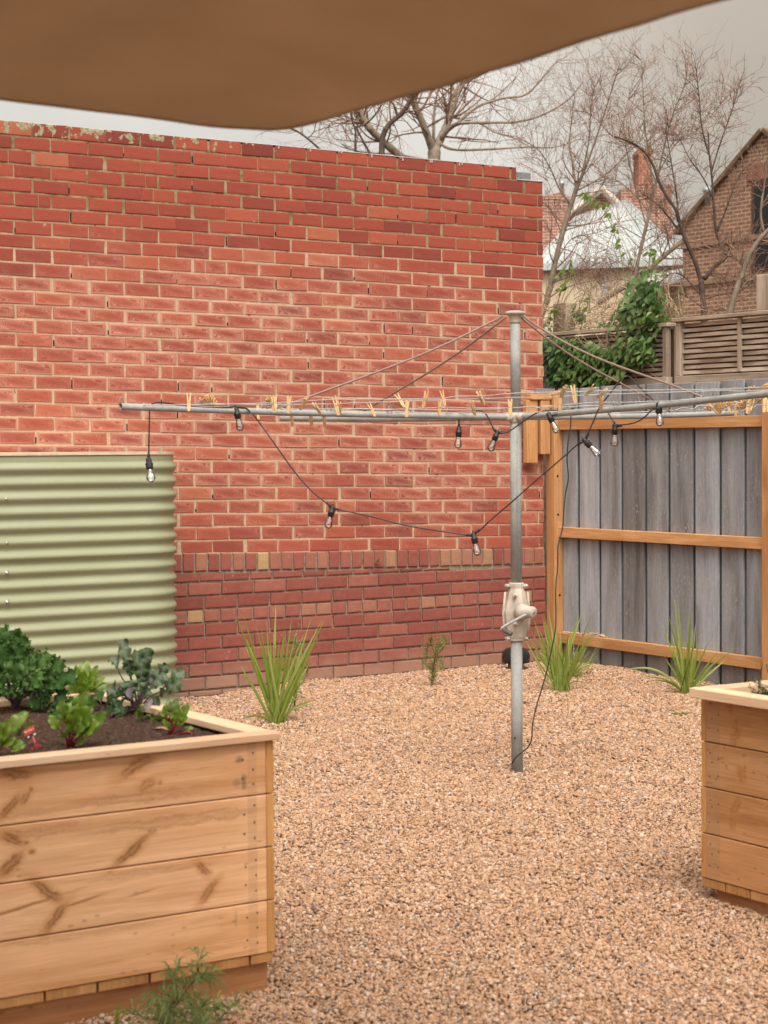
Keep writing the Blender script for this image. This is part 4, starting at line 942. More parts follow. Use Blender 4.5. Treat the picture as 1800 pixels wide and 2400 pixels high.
def build_pegs():
    root0 = None
    P = [  # top px, bottom px, wire plane radius or 'b' (on the far wires), share-group
        (442, 922, 443, 964, 2.02), (473, 935, 475, 951, 'l'), (482, 931, 487, 955, 'l', 'f1'), (491, 927, 491, 954, 'l', 'f1'), (499, 929, 493, 954, 'l', 'f1'), (501, 935, 491, 954, 'l', 'f1'), (506, 942, 495, 953, 'l', 'f1'),
        (604, 951, 606, 982, 'l'), (626, 934, 629, 957, 'l'), (633, 933, 633, 957, 'l'), (640, 930, 643, 966, 1.86), (643, 926, 646, 962, 2.02), (678, 928, 676, 969, 2.02), (720, 932, 703, 960, 2.02), (736, 946, 751, 968, 1.42), (781, 925, 794, 976, 1.86), (795, 941, 796, 972, 1.42),
        (684, 972, 685, 998, 'l'), (729, 973, 730, 998, 'l'), (760, 973, 761, 998, 'l'),
        (863, 943, 879, 976, 1.42), (928, 923, 948, 955, 1.86), (955, 939, 953, 978, 1.42), (1000, 917, 992, 957, 2.02), (1034, 914, 1043, 951, 2.02), (1030, 936, 1030, 973, 1.42), (1105, 942, 1114, 972, 1.42), (1120, 919, 1135, 947, 1.86), (1196, 935, 1196, 975, 1.42),
        (1323, 906, 1316, 930, 2.02), (1313, 926, 1312, 966, 1.42), (1342, 902, 1349, 945, 1.86), (1392, 905, 1374, 926, 2.02), (1419, 912, 1399, 933, 1.86), (1409, 930, 1409, 962, 1.42),
        (1651, 952, 1668, 963, 'r', 'f2'), (1654, 947, 1677, 959, 'r', 'f2'), (1662, 946, 1680, 969, 'r', 'f2'), (1674, 944, 1682, 968, 'r', 'f2'), (1681, 942, 1684, 969, 'r', 'f2'), (1686, 942, 1684, 968, 'r', 'f2'), (1692, 942, 1688, 969, 'r', 'f2'), (1698, 943, 1689, 967, 'r', 'f2'), (1700, 941, 1711, 967, 'r', 'f2'), (1706, 940, 1714, 965, 'r', 'f2'),
        (1710, 940, 1733, 945, 'r', 'f3'), (1724, 945, 1724, 975, 'r', 'f3'), (1727, 946, 1736, 963, 'r', 'f3'), (1731, 944, 1741, 960, 'r', 'f3'), (1737, 936, 1745, 959, 'r', 'f3'), (1746, 936, 1747, 960, 'r', 'f3'), (1751, 936, 1750, 969, 'r', 'f3'), (1757, 935, 1755, 970, 'r', 'f3'), (1762, 934, 1759, 960, 'r', 'f3'), (1768, 937, 1759, 962, 'r', 'f3'),
        (1753, 910, 1766, 920, 'r', 'f4'), (1762, 906, 1767, 920, 'r', 'f4'), (1771, 931, 1780, 944, 'r', 'f5'), (1777, 931, 1785, 941, 'r', 'f5'), (1793, 931, 1790, 967, 'r', 'f6'), (1799, 934, 1797, 966, 'r', 'f6')]
    share = {'f1': 'wooden clothes peg in the small fan bunched near left end of arm', 'f2': 'wooden clothes peg in the tight fan bunched below the right arm', 'f3': 'wooden clothes peg in the tangled bunch hanging beside the right fence post',
             'f4': 'wooden clothes peg lying on the wire just above the right arm', 'f5': 'wooden clothes peg tilted under the right arm just left of fence post', 'f6': 'wooden clothes peg hanging in front of the right fence post'}
    singles = sorted([i for i, p in enumerate(P) if len(p) == 5], key=lambda i: P[i][0]+P[i][2])
    halves, sp = peg_meshes(); proto = None
    for i, p in enumerate(P):
        tx, ty, bx, by, w = p[:5]
        pl = (lambda x, y: onw(x, y, w)) if not isinstance(w, str) else ((lambda x, y: on(x, y, 0, 0.15+0.0*x)) if w == 'l' else (lambda x, y: on(x, y, 1, -3.75)))
        if w == 'l': pl = lambda x, y: at(x, y, 8.75)
        T, B = pl(tx, ty), pl(bx, by); c = (T+B)/2; ax = (T-B); 
        foresh = rnd.uniform(-0.25, 0.25); ax = ax.normalized() + Vector(FX)*foresh
        Lr = (T-B).length
        if Lr < 0.06:       # seen foreshortened: swing it towards the camera
            ax = (T-B)/0.074 + Vector(FX)*(-math.sqrt(max(0, 1-(Lr/0.074)**2))*0.9)
        ax.normalize(); q = Vector((0, 0, 1)).rotation_difference(ax)
        lean = tx-bx; ln = 'upright' if abs(lean) < 4 else ('leaning left' if lean < 0 else 'leaning right')
        if len(p) > 5: lab = share[p[5]]; grp = 'clothes pegs bunched on the clothesline'
        else:
            k = singles.index(i); n = len(singles)
            base = 'wooden clothes peg' + (' hanging below the arm' if ty > 968 else '')
            if k < 16: lab = f'{ORD[k]} loose {base} counting from the left tip, {ln}'
            else: lab = f'{ORD[n-1-k]} loose {base} left of the bunched pegs at right, {ln}'
            grp = 'clothes pegs on the clothesline wires'
        if proto is None:
            o = thing('clothes_peg', lab, 'clothes peg', (0, 0, 0), grp)
            for h in halves: h.build('peg_half', M['peg'], o)
            sp.build('spring', M['steel'], o, smooth=True); proto = o
        else:
            o = proto.copy(); COL.objects.link(o)
            for ch in list(proto.children): cc = ch.copy(); COL.objects.link(cc); cc.parent = o
            tag(o, lab, 'clothes peg', grp)
        o.location = c; o.rotation_mode = 'QUATERNION'
        spin = Vector((0, 0, 1)); from mathutils import Quaternion
        yaw_ = Quaternion((0, 0, 1), rnd.choice((0.2, 0.5, 0.9, 1.3, -0.5))+YAW*-1)
        o.rotation_quaternion = q @ yaw_
        s_ = max(0.85, min(1.1, Lr/0.074)) if Lr > 0.06 else 0.95
        o.scale = (s_, s_, s_)
build_pegs()

# ------------------------------------------------------------------ festoon lights
TOWC = -Vector((FX[0], FX[1], 0)).normalized()
def build_festoon():
    t = thing('string_lights', 'black festoon cable with clear bulbs draped over the clothesline arms', 'string lights', tuple(on(900, 1150, 1, -3.6)))
    fl = lambda x, y: on(x, y, 1, -3.622); fr = lambda x, y: on(x, y, 0, 1.0); lp = lambda x, y: onw(x, y, 1.1); nr = lambda x, y: onw(x, y, 0.35); pr = lambda x, y: on(x, y, 0, 1.06)
    cab = MB(); CR = 0.0033
    def cable(pts, n=5): cab.tube(spline(pts, n), CR, 7)
    cable([fl(349, 1078), fl(349, 1040), fl(350, 990), fl(351, 962), fl(356, 947), fl(372, 943), fl(395, 945), fl(415, 949), fl(440, 952), fl(480, 955), fl(530, 955), fl(552, 952)])
    cable([fl(552, 953), fl(566, 955), fl(578, 957), fl(586, 965), lp(600, 980), lp(640, 1035), lp(690, 1105), lp(730, 1150), lp(771, 1184)])
    cable([lp(788, 1193), lp(830, 1202), lp(880, 1213), lp(950, 1231), lp(1020, 1243), lp(1060, 1249), lp(1098, 1255)])
    cable([lp(1121, 1247), lp(1150, 1219), lp(1200, 1176), lp(1260, 1123), lp(1310, 1080), lp(1362, 1034)])
    cable([lp(1375, 1023), lp(1392, 985), lp(1405, 955), lp(1430, 922), lp(1450, 896), lp(1462, 884), fr(1470, 882), fr(1480, 887), fr(1500, 908), fr(1523, 930), fr(1540, 947)])
    cable([fr(1541, 957), fr(1527, 962), fr(1510, 978), fr(1490, 990), fr(1465, 995), pr(1447, 996)])
    cable([pr(1440, 993), pr(1432, 978), pr(1425, 967), pr(1420, 955)])
    cable([nr(1290, 974), nr(1335, 965), nr(1345, 957), nr(1325, 961), nr(1285, 962), nr(1260, 967), nr(1230, 985), nr(1205, 1003), nr(1186, 1014), nr(1174, 1014)])
    cable([nr(1160, 1007), nr(1152, 996), nr(1145, 980), nr(1137, 969), nr(1124, 962), nr(1108, 965), nr(1082, 966)])
    cable([nr(1078, 966), nr(1076, 980), nr(1076, 998)])
    cable([at(1338, 962, 8.95), at(1337, 1000, 8.95), at(1331, 1040, 8.94), at(1329, 1080, 8.94), at(1332, 1120, 8.94), at(1325, 1160, 8.94), at(1321, 1200, 8.93), at(1318, 1240, 8.92), at(1308, 1280, 8.9), at(1307, 1330, 8.88), at(1302, 1380, 8.86),
           at(1303, 1440, 8.85), at(1301, 1480, 8.84), at(1291, 1530, 8.83), at(1281, 1575, 8.82), at(1271, 1610, 8.81), at(1256, 1660, 8.80), at(1248, 1700, 8.79), at(1246, 1730, 8.79), at(1240, 1748, 8.80), at(1225, 1762, 8.88), at(1209, 1775, 8.99), at(1201, 1788, 9.01), at(1200, 1790, 9.05)], 4)
    cab.build('cable', M['cable'], t, smooth=True)
    # socket top, direction of the bulb on the photo
    lamps = [(fl, 348, 1074, 355, 1110, 1.0), (fl, 553, 956, 562, 1000, 1.0), (lp, 780, 1187, 768, 1236, 1.0), (lp, 1109, 1249, 1119, 1298, 1.0), (lp, 1366, 1028, 1401, 1063, 1.0), (nr, 1167, 1010, 1149, 1055, 0.9), (nr, 1076, 1000, 1073, 1046, 0.9), (nr, 1284, 968, 1306, 1012, 0.9), (pr, 1441, 994, 1440, 1044, 0.95), (fr, 1543, 944, 1547, 995, 1.0)]
    STUBS = [(90,), (), (135, -14), (186, 45), (52, 218), (135, 0), (90,), (), (0,), ()]
    for i, (pl, x0, y0, x1, y1, sc) in enumerate(lamps):
        A = pl(x0, y0); B = pl(x1, y1); ax = (B-A).normalized()
        if i == 0: ax = (ax + TOWC*0.55).normalized()
        s_ = (B-A).length/0.122 if i != 0 else 0.85
        s_ = max(0.8, min(1.1, s_))
        def q(pr_): return [(r_*s_, h*s_) for r_, h in pr_]
        sk = MB(); sk.lathe(q([(0.004, -0.004), (0.011, 0.0), (0.0145, 0.006), (0.0145, 0.026), (0.0185, 0.028), (0.0195, 0.033), (0.0185, 0.037), (0.0178, 0.039), (0.0178, 0.056), (0.0165, 0.058), (0.010, 0.058)]), A, ax, 16)
        up = -ax; side = ax.orthogonal().normalized()
        ring = [A-ax*0.003*s_ + side*0.0055*math.cos(a)*s_ + up*(0.006+0.0055*math.sin(a))*s_ for a in [2*math.pi*k/10 for k in range(11)]]
        sk.tube(ring, 0.0016, 5)
        for ang in STUBS[i]:
            d = Vector(RX)*math.cos(R(ang))+Vector(UX)*math.sin(R(ang)); sk.tube([A+ax*0.012*s_+d*0.006, A+ax*0.010*s_+d*0.018, A+ax*0.009*s_+d*0.034], [0.0072, 0.0062, 0.0042], 8)
        o = sk.build('lamp_holder', M['rubber'], t, smooth=True)
        gl = MB(); gl.lathe(q([(0.0125, 0.056), (0.0135, 0.066), (0.0165, 0.078), (0.0205, 0.092), (0.0228, 0.104), (0.0222, 0.113), (0.0185, 0.121), (0.011, 0.1265), (0.0005, 0.128)]), A, ax, 20); gl.build('glass_bulb', M['glass'], o, smooth=True)
        fi = MB(); e = A+ax*0.062*s_; fi.tube([e+side*0.001, e+ax*0.034*s_+side*0.002], 0.0012, 6); fi.build('filament', M['filament'], o)
        st = MB(); st.lathe(q([(0.008, 0.058), (0.006, 0.066), (0.003, 0.072), (0.0015, 0.088)]), A, ax, 8); st.build('glass_stem', M['glass'], o, smooth=True)
build_festoon()

# ------------------------------------------------------------------ vent cap by the wall
def build_vent():
    q = on(1209, 1571, 2, 0.0); t = thing('vent_cap', 'glossy black dome cap on a short brown pipe at foot of wall', 'vent', (q.x, q.y, 0))
    b = MB(); b.lathe([(0.055, -0.05), (0.055, 0.055), (0.05, 0.057)], (q.x, q.y, 0), (0, 0, 1), 20); b.build('pipe', M['terracotta'], t, smooth=True)
    b = MB(); b.lathe([(0.086, 0.062), (0.096, 0.055), (0.099, 0.058), (0.098, 0.10), (0.092, 0.125), (0.075, 0.147), (0.05, 0.158), (0.001, 0.163)], (q.x, q.y, 0), (0, 0, 1), 28); b.build('dome', M['black'], t, smooth=True)
build_vent()

# ------------------------------------------------------------------ shade canopy overhead
def build_canopy():
    k = NT('brown_canvas'); n1 = k.noise(k.pos(), 3.0, 4); n2 = k.noise(k.pos(), 320, 2); c = k.ramp(n1, [(0.3, (0.51, 0.37, 0.26)), (0.7, (0.565, 0.42, 0.30))]); c = k.mix(0.06, c, k.ramp(n2, [(0.3, 0.8), (0.7, 1.15)]), 'MULTIPLY')
    k.done(c, 0.9, 0.1); translucent_leaf(k, c, 0.5)
    X1, Y1 = -2.345, -7.145; X0, Y0 = X1-3.7, Y1-3.7; Z = 2.252
    t = thing('shade_canopy', 'brown canvas shade canopy overhead with a rounded corner', 'canopy', ((X0+X1)/2, (Y0+Y1)/2, 0))
    n = 60; r = 0.17; a = 3.7/2
    def sq(u, v):                    # rounded square map
        x, y = u*a, v*a; ex, ey = max(0, abs(x)-(a-r)), max(0, abs(y)-(a-r)); d = math.hypot(ex, ey)
        if ex > 0 and ey > 0:
            m = max(ex, ey); s_ = m/d; x = math.copysign(a-r+ex*s_, x); y = math.copysign(a-r+ey*s_, y)
        return x, y
    P = []
    for i in range(n+1):
        row = []
        for j in range(n+1):
            u = -1+2*i/n; v = -1+2*j/n
            u2 = math.copysign(1-(1-abs(u))**1.35, u); v2 = math.copysign(1-(1-abs(v))**1.35, v)
            x, y = sq(u2, v2); e = max(abs(u2), abs(v2)); rise = 0.34*(1-e)**0.9
            sc = 0.003*math.sin(x*9)*math.sin(y*7)*(e > 0.6) + 0.004*mnoise.noise(Vector((x*7, y*7, 1)))
            bow = 0.004*(1-min(abs(u2), abs(v2))**2)*e; rise += (0.056 if abs(v2) > abs(u2) else 0.021)*(1-min(abs(u2), abs(v2)))*e-0.003
            row.append(Vector(((X0+X1)/2+x*(1-bow*0.4), (Y0+Y1)/2+y*(1-bow*0.4), Z+rise+sc)))
        P.append(row)
    mb = MB(); mb.grid(P); o = mb.build('canopy_cloth', k.m, t, smooth=True)
    sd_ = o.modifiers.new('cloth', 'SOLIDIFY'); sd_.thickness = 0.0025
    h = MB(); ring = [P[i][n] for i in range(n+1)]+[P[n][j] for j in range(n-1, -1, -1)]+[P[i][0] for i in range(n-1, -1, -1)]+[P[0][j] for j in range(1, n)]
    h.tube(ring+[ring[0]], 0.0032, 7, cap=False); h.build('hem', k.m, t, smooth=True)
    m_ = MB(); m_.tube([((X0+X1)/2, (Y0+Y1)/2, 0), ((X0+X1)/2, (Y0+Y1)/2, 2.58)], 0.03, 14); m_.build('mast', M['galv2'], t, smooth=True)
build_canopy()

# ------------------------------------------------------------------ leaves
def leaf(mb, base, tip_dir, up, L_, W_, bend=0.3, frill=0, cup=0.15, ruffle=0.0, rfreq=5, n=7, m=4, tone=0.5, shape='oval', lobe=0.0, seed=0):
    """a curved leaf blade; colour attribute: r=tone, b=closeness to the midrib"""
    d = Vector(tip_dir).normalized(); u = Vector(up); s_ = d.cross(u).normalized(); u = s_.cross(d).normalized(); P = []; cols = []
    pos = Vector(base); dirv = d.copy(); step = L_/n
    for i in range(n+1):
        t_ = i/n
        if shape == 'oval': w = math.sin(math.pi*min(1, t_*0.92+0.08))**0.75
        elif shape == 'heart': w = (1-t_)**0.8*min(1, (t_*6+0.35))*1.1
        elif shape == 'spoon': w = (0.10+0.9*max(0, (t_-0.25)/0.75))*(math.sqrt(max(0, 1-((t_-0.62)/0.40)**2)) if t_ > 0.62 else 1) if t_ > 0.25 else 0.06
        else: w = 1-t_
        w = max(0.02, w)
        if lobe: w *= 1+lobe*math.sin(t_*rfreq*6.28+seed)
        row = []
        for j in range(-m, m+1):
            f = j/m; rf = ruffle*W_*math.sin(t_*rfreq*6.28+seed+(0 if j > 0 else 1.7))*abs(f)**2
            rf2 = ruffle*0.5*W_*math.sin(t_*rfreq*13.1+seed*2+f*3)*abs(f)**2
            row.append(pos + s_*(f*w*W_/2) + u*(cup*abs(f)**1.6*w*W_/2*2 + rf+rf2)); cols.append((min(1, max(0, tone+rnd.uniform(-.07, .07)+0.12*(abs(f)-0.5))), 0.5, 1.0-min(1, abs(f)*2.2), 1))
        P.append(row)
        ang = bend/n; dirv = (dirv*math.cos(ang)-u*math.sin(ang)); u = s_.cross(dirv).normalized(); pos = pos+dirv*step
    mb.grid(P, cols=cols)
    if frill:
        for i in range(max(1, int(n*0.2)), n+1):
            for j in [0, 2*m]*frill + ([m//2, m+m//2] if i % 2 else []):
                q = P[i][j]; o_ = (P[i][j]-P[i][m]); o_ = o_.normalized() if o_.length > 1e-5 else u
                d_ = o_*0.6+Vector((rnd.gauss(0, .5), rnd.gauss(0, .5), rnd.gauss(0, .5))); l_ = rnd.uniform(.007, .014)
                simple_leaf(mb, q-o_*0.002, d_, u+Vector((rnd.gauss(0, .7), rnd.gauss(0, .7), 0)), l_, l_*0.95, min(1, tone+rnd.uniform(-.25, .4)))
    return pos
def simple_leaf(mb, base, d, up, L_, W_, tone):
    d = Vector(d).normalized(); s_ = d.cross(Vector(up)); s_ = s_.normalized() if s_.length > 1e-4 else d.orthogonal().normalized(); u = s_.cross(d)
    b = Vector(base); f = rnd.uniform(0.05, 0.3); c = (min(1, max(0, tone)), 0.5, 0, 1)
    vs = [b, b+d*L_*0.30+s_*W_*0.5+u*f*W_*0.5, b+d*L_*0.62+s_*W_*0.36+u*f*W_*0.3, b+d*L_-u*L_*0.10, b+d*L_*0.62-s_*W_*0.36+u*f*W_*0.3, b+d*L_*0.30-s_*W_*0.5+u*f*W_*0.5, b+d*L_*0.32, b+d*L_*0.65]
    mb.add(vs, [(0, 6, 1), (1, 6, 7, 2), (2, 7, 3), (0, 5, 6), (5, 4, 7, 6), (4, 3, 7)], cols=[c]*8)

# ------------------------------------------------------------------ vegetables in the near planter
ZS = 0.706
def soilpt(px, py): return on(px, py, 2, ZS)
UPV = Vector((0, 0, 1)); SIDE = Vector((RX[0], RX[1], 0)).normalized(); TOW = -Vector((FX[0], FX[1], 0)).normalized()
def leaf_to(mb, stems, base, px, py, dz, L_blade, W_, kind, stem_r=0.003, tone=0.5, **kw):
    """a leaf whose tip lands at pixel px,py; dz metres nearer the camera than the base"""
    dep = float(np.dot(np.array(base)-CAM, FX)); T = at(px, py, dep-dz); v = T-base; dist = v.length
    st_len = max(0.015, dist-L_blade*0.92); d = v.normalized(); d0 = (d*0.6+UPV*0.55).normalized() if d.z > -0.1 else d
    mid = base + d0*st_len*0.6; top = base+d*st_len
    pts = spline([base, mid.lerp(base+d*st_len*0.6, 0.5), top], 4)
    stems.tube(pts, [lerp(stem_r, stem_r*0.55, i/(len(pts)-1)) for i in range(len(pts))], 6)
    e = leaf(mb, top, (T-top), UPV*0.6+TOW*0.8, max(L_blade, (T-top).length*1.02), W_, tone=tone, **kw)
    stems.tube([top, top+(T-top)*0.5], [stem_r*0.55, stem_r*0.2], 5)
def build_veg():
    # curly kale
    b = soilpt(33, 1668); t = thing('kale_plant', 'large dark green curly kale at the left end of the near planter', 'kale', tuple(b)); lv, st = MB(), MB()
    for px, py, dz, L_, W_ in ((-10, 1478, 0, .13, .11), (22, 1486, .02, .13, .10), (40, 1500, .04, .13, .10), (5, 1530, .08, .13, .11), (-30, 1540, .03, .13, .11), (60, 1540, .05, .11, .10), (105, 1533, 0, .12, .085), (88, 1545, .05, .11, .09), (130, 1550, .03, .13, .085), (160, 1572, .03, .14, .08), (140, 1590, .06, .12, .08), (80, 1585, .10, .11, .09), (30, 1570, .12, .12, .10), (-20, 1590, .12, .12, .1), (55, 1520, -.03, .12, .1), (15, 1505, -.03, .12, .1), (110, 1575, -.03, .12, .08), (0, 1600, .14, .1, .1), (45, 1610, .14, .09, .08)):
        leaf_to(lv, st, b+Vector((rnd.uniform(-.01, .01), rnd.uniform(-.01, .01), 0.01)), px, py, dz, L_, W_, 'k', 0.0045, rnd.uniform(0.25, 0.75), bend=rnd.uniform(0.1, 0.8), cup=0.1, ruffle=0.14, rfreq=3.4, n=18, m=5, frill=3, shape='spoon', lobe=0.10, seed=rnd.uniform(0, 6))
    lv.build('leaves', M['kale'], t, smooth=True); st.build('stems', M['purple'], t, smooth=True)
    b = soilpt(112, 1672); t = thing('kale_plant', 'small low dark kale seedling tucked under the large curly kale', 'kale', tuple(b)); lv, st = MB(), MB()
    for px, py, dz in ((110, 1610, 0), (140, 1630, .02), (80, 1640, .05), (125, 1662, .08), (150, 1615, -.02), (95, 1690, .06), (172, 1640, .02), (100, 1625, .04)):
        leaf_to(lv, st, b, px, py, dz, .07, .055, 'k', 0.0035, rnd.uniform(0.05, 0.5), bend=rnd.uniform(0.4, 1.2), ruffle=0.10, rfreq=3, n=12, m=5, frill=1, shape='spoon', lobe=0.1, seed=rnd.uniform(0, 6))
    lv.build('leaves', M['kale'], t, smooth=True); st.build('stems', M['purple'], t, smooth=True)
    # red kale
    b = soilpt(322, 1678); t = thing('red_kale_plant', 'grey green wavy kale with purple stems near the planter corner', 'kale', tuple(b)); lv, st = MB(), MB()
    for px, py, dz, L_, W_ in ((288, 1507, 0, .10, .035), (318, 1525, .01, .10, .035), (345, 1524, .0, .085, .038), (265, 1537, .0, .05, .03), (300, 1550, .02, .06, .035), (330, 1560, .04, .07, .05), (388, 1560, .0, .06, .035), (425, 1573, -.03, .08, .04), (416, 1597, .02, .075, .05), (352, 1570, .02, .07, .05), (375, 1580, .04, .07, .05), (365, 1645, .05, .06, .04), (262, 1612, .06, .05, .04), (290, 1615, .05, .05, .04), (262, 1650, .06, .06, .05), (275, 1660, .08, .05, .04), (305, 1605, .05, .06, .045), (345, 1612, .08, .05, .04)):
        leaf_to(lv, st, b+Vector((rnd.uniform(-.012, .012), 0, 0.01)), px, py, dz, L_*1.3, W_*1.7, 'r', 0.0035, rnd.uniform(0.2, 0.95), bend=rnd.uniform(-0.2, 0.9), ruffle=0.20, rfreq=3.6, n=24, m=6, shape='spoon', lobe=0.24, seed=rnd.uniform(0, 6))
    lv.build('leaves', M['redkale'], t, smooth=True)
    mv = MB(); leaf_to(mv, st, b, 342, 1645, .13, .07, .06, 'm', 0.003, 0.6, bend=0.6, ruffle=0.08, n=12, m=5, shape='spoon', lobe=0.12)
    leaf_to(mv, st, b, 305, 1622, .12, .05, .045, 'm', 0.003, 0.7, bend=0.5, ruffle=0.08, n=12, m=5, shape='spoon', lobe=0.12); o = mv.build('mauve_leaves', M['mauve'], t, smooth=True)
    st.tube(spline([soilpt(262, 1684)+Vector((0, 0, .008)), soilpt(285, 1674)+Vector((0, 0, .018)), b+Vector((0, 0, 0.03))], 4), 0.006, 7); st.build('stems', M['purple'], t, smooth=True)
    b = soilpt(240, 1668); t = thing('kale_plant', 'dark leafy low kale between the beetroot and the grey green kale', 'kale', tuple(b)); lv, st = MB(), MB()
    for px, py, dz in ((232, 1622, 0), (258, 1630, .02), (215, 1640, .04), (248, 1655, .06), (270, 1648, .03), (228, 1665, .07), (262, 1672, .06), (205, 1655, .05)):
        leaf_to(lv, st, b, px, py, dz, .06, .05, 'k', 0.003, rnd.uniform(0.05, 0.45), bend=rnd.uniform(0.4, 1.2), ruffle=0.12, rfreq=3, n=12, m=5, shape='spoon', lobe=0.12, seed=rnd.uniform(0, 6))
    lv.build('leaves', M['kale'], t, smooth=True); st.build('stems', M['purple'], t, smooth=True)
    # beetroots
    beets = [('beetroot plant with upright leaves and crimson stems behind the seed label', (180, 1651), ((200, 1548, 0, .085, .045), (178, 1562, .0, .07, .03), (225, 1563, .0, .085, .04), (248, 1600, .0, .07, .04), (160, 1580, .02, .05, .035), (195, 1575, .03, .07, .04), (215, 1590, .04, .07, .04), (240, 1580, -.02, .07, .035), (170, 1600, .05, .06, .035), (205, 1600, .05, .06, .035))),
             ('bright green beetroot plant with red veins beside the red seed label', (165, 1752), ((195, 1623, .02, .10, .05), (168, 1645, .03, .09, .05), (243, 1672, .01, .10, .05), (143, 1645, .05, .06, .035), (205, 1660, .06, .09, .06), (175, 1670, .08, .08, .05), (120, 1680, .05, .05, .03), (215, 1690, .07, .07, .05), (150, 1715, .09, .04, .03), (195, 1735, .09, .05, .03), (185, 1700, .09, .06, .04))),
             ('small beetroot seedling with crimson stems in the planter\'s right corner', (402, 1722), ((412, 1639, .0, .06, .032), (394, 1637, .0, .045, .02), (440, 1650, -.01, .06, .03), (420, 1665, .03, .05, .035), (385, 1655, .02, .04, .02), (435, 1680, .03, .04, .025), (388, 1690, .04, .04, .02), (452, 1704, .0, .03, .018))),
             ('beetroot plant cut by the left frame edge at planter front', (-22, 1775), ((52, 1666, .03, .085, .04), (20, 1690, .05, .08, .04), (53, 1742, .05, .05, .035), (28, 1728, .04, .05, .035), (0, 1700, .05, .08, .04), (-40, 1690, .02, .09, .045), (40, 1752, .08, .03, .02)))]
    for lab, (bx, by), lst in beets:
        b = soilpt(bx, by); t = thing('beetroot_plant', lab, 'beetroot', tuple(b)); lv, st = MB(), MB()
        for px, py, dz, L_, W_ in lst:
            leaf_to(lv, st, b+Vector((rnd.uniform(-.008, .008), rnd.uniform(-.006, .006), 0.0)), px, py, dz, L_, W_, 'b', 0.003, rnd.uniform(0.3, 0.9), bend=rnd.uniform(0.1, 0.8), cup=0.12, ruffle=0.09, rfreq=2.6, n=14, m=5, shape='oval', lobe=0.10, seed=rnd.uniform(0, 6))
        lv.build('leaves', M['beet'], t, smooth=True); st.build('stems', M['beetstem'], t, smooth=True)
    # feathery carrot tops
    for lab, (bx, by), tips in (('feathery bright green carrot seedling left of the seed label', (42, 1728), ((25, 1695), (35, 1685), (48, 1684), (60, 1695), (68, 1705), (30, 1710), (52, 1700), (75, 1692), (80, 1700))), ('thin grassy carrot seedling at the base of the grey green kale', (328, 1695), ((322, 1655), (330, 1645), (338, 1660), (345, 1650), (350, 1675), (318, 1670))), ('feathery carrot seedling between kale and the corner beetroot', (372, 1700), ((352, 1680), (360, 1675), (372, 1672), (380, 1668), (388, 1678), (395, 1665)))):
        b = soilpt(bx, by); t = thing('carrot_seedling', lab, 'seedling', tuple(b)); lv = MB()
        for px, py in tips:
            T = at(px, py, float(np.dot(np.array(b)-CAM, FX))-0.02); lv.tube([b, b.lerp(T, 0.6)+Vector((0, 0, .004)), T], [0.0012, 0.001, 0.0006], 4, col=(0.4, .5, 0, 1))
            for k_ in range(22):
                q = b.lerp(T, rnd.uniform(0.4, 1.0)); d = Vector((rnd.gauss(0, 1), rnd.gauss(0, 1), rnd.gauss(0.3, 0.7))); simple_leaf(lv, q, d, UPV, rnd.uniform(.008, .018), .0035, rnd.uniform(0.2, 0.9))
        lv.build('leaves', M['beet'] if False else M['lime'], t)
    # a fallen red beet leaf, dry leaves and bark chips lying on the soil
    b = soilpt(440, 1722); mb = MB(); leaf(mb, b+Vector((-.03, 0, .004)), SIDE+UPV*0.5, UPV, .07, .022, bend=1.3, n=10, m=3, tone=0.3); o = mb.build('fallen_leaf', plain('red_fallen_leaf', (0.34, 0.02, 0.03), 0.5), smooth=True); tag(o, 'crimson fallen beet leaf lying on soil in the planter corner', 'leaf')
    b = soilpt(380, 1712); mb = MB(); leaf(mb, b+Vector((-.03, 0, .006)), SIDE+TOW*0.3+UPV*.2, UPV, .06, .035, bend=0.5, n=8, m=3, tone=0.3); leaf(mb, b+Vector((.005, .01, .004)), SIDE-TOW*0.2+UPV*.35, UPV, .04, .025, bend=0.8, n=8, m=3, tone=0.3); o = mb.build('dry_leaf', plain('dry_tan_leaf', (0.33, 0.19, 0.13), 0.7), smooth=True); tag(o, 'dry tan leaf lying on soil beside the corner beetroot seedling', 'leaf')
    # seed label
    c1 = on(85, 1757, 2, 0.708); c0 = at(66, 1706, float(np.dot(np.array(c1)-CAM, FX))+0.012); t = thing('plant_label', 'red topped beetroot seed label stuck in the planter soil', 'plant label', tuple(c1))
    up = (c0-c1).normalized(); sd_ = SIDE - up*SIDE.dot(up); sd_.normalize(); sd_ = (sd_+UPV*0.10).normalized(); nrm = up.cross(sd_).normalized()
    if nrm.dot(TOW) < 0: nrm = -nrm
    H, Wd = (c0-c1).length, 0.0325
    def quad(u0, u1, v0, v1, off, th=0.0006):
        vs = []
        for o_ in (off, off-th):
            for (u_, v_) in ((u0, v0), (u1, v0), (u1, v1), (u0, v1)): vs.append(c1+sd_*u_*Wd+up*v_*H+nrm*o_)
        return vs, [(0, 1, 2, 3), (7, 6, 5, 4), (0, 4, 5, 1), (1, 5, 6, 2), (2, 6, 7, 3), (3, 7, 4, 0)]
    b = MB(); b.add(*quad(-.5, .5, -0.25, 1.0, 0)); b.build('card', plain('dark_label_card', (0.035, 0.022, 0.02), 0.4, 0.4), t)
    b = MB(); b.add(*quad(-.5, .5, 0.73, 1.0, 0.0012)); b.build('header', plain('red_label_header', (0.40, 0.045, 0.025), 0.4, 0.4, 0, 0.05), t)
    red, pale, wht, grn = plain('beet_red', (0.22, 0.03, 0.028), 0.4), plain('beet_pink', (0.45, 0.12, 0.16), 0.4), plain('label_white', (0.75, 0.75, 0.66), 0.5), plain('label_green', (0.06, 0.20, 0.05), 0.5)
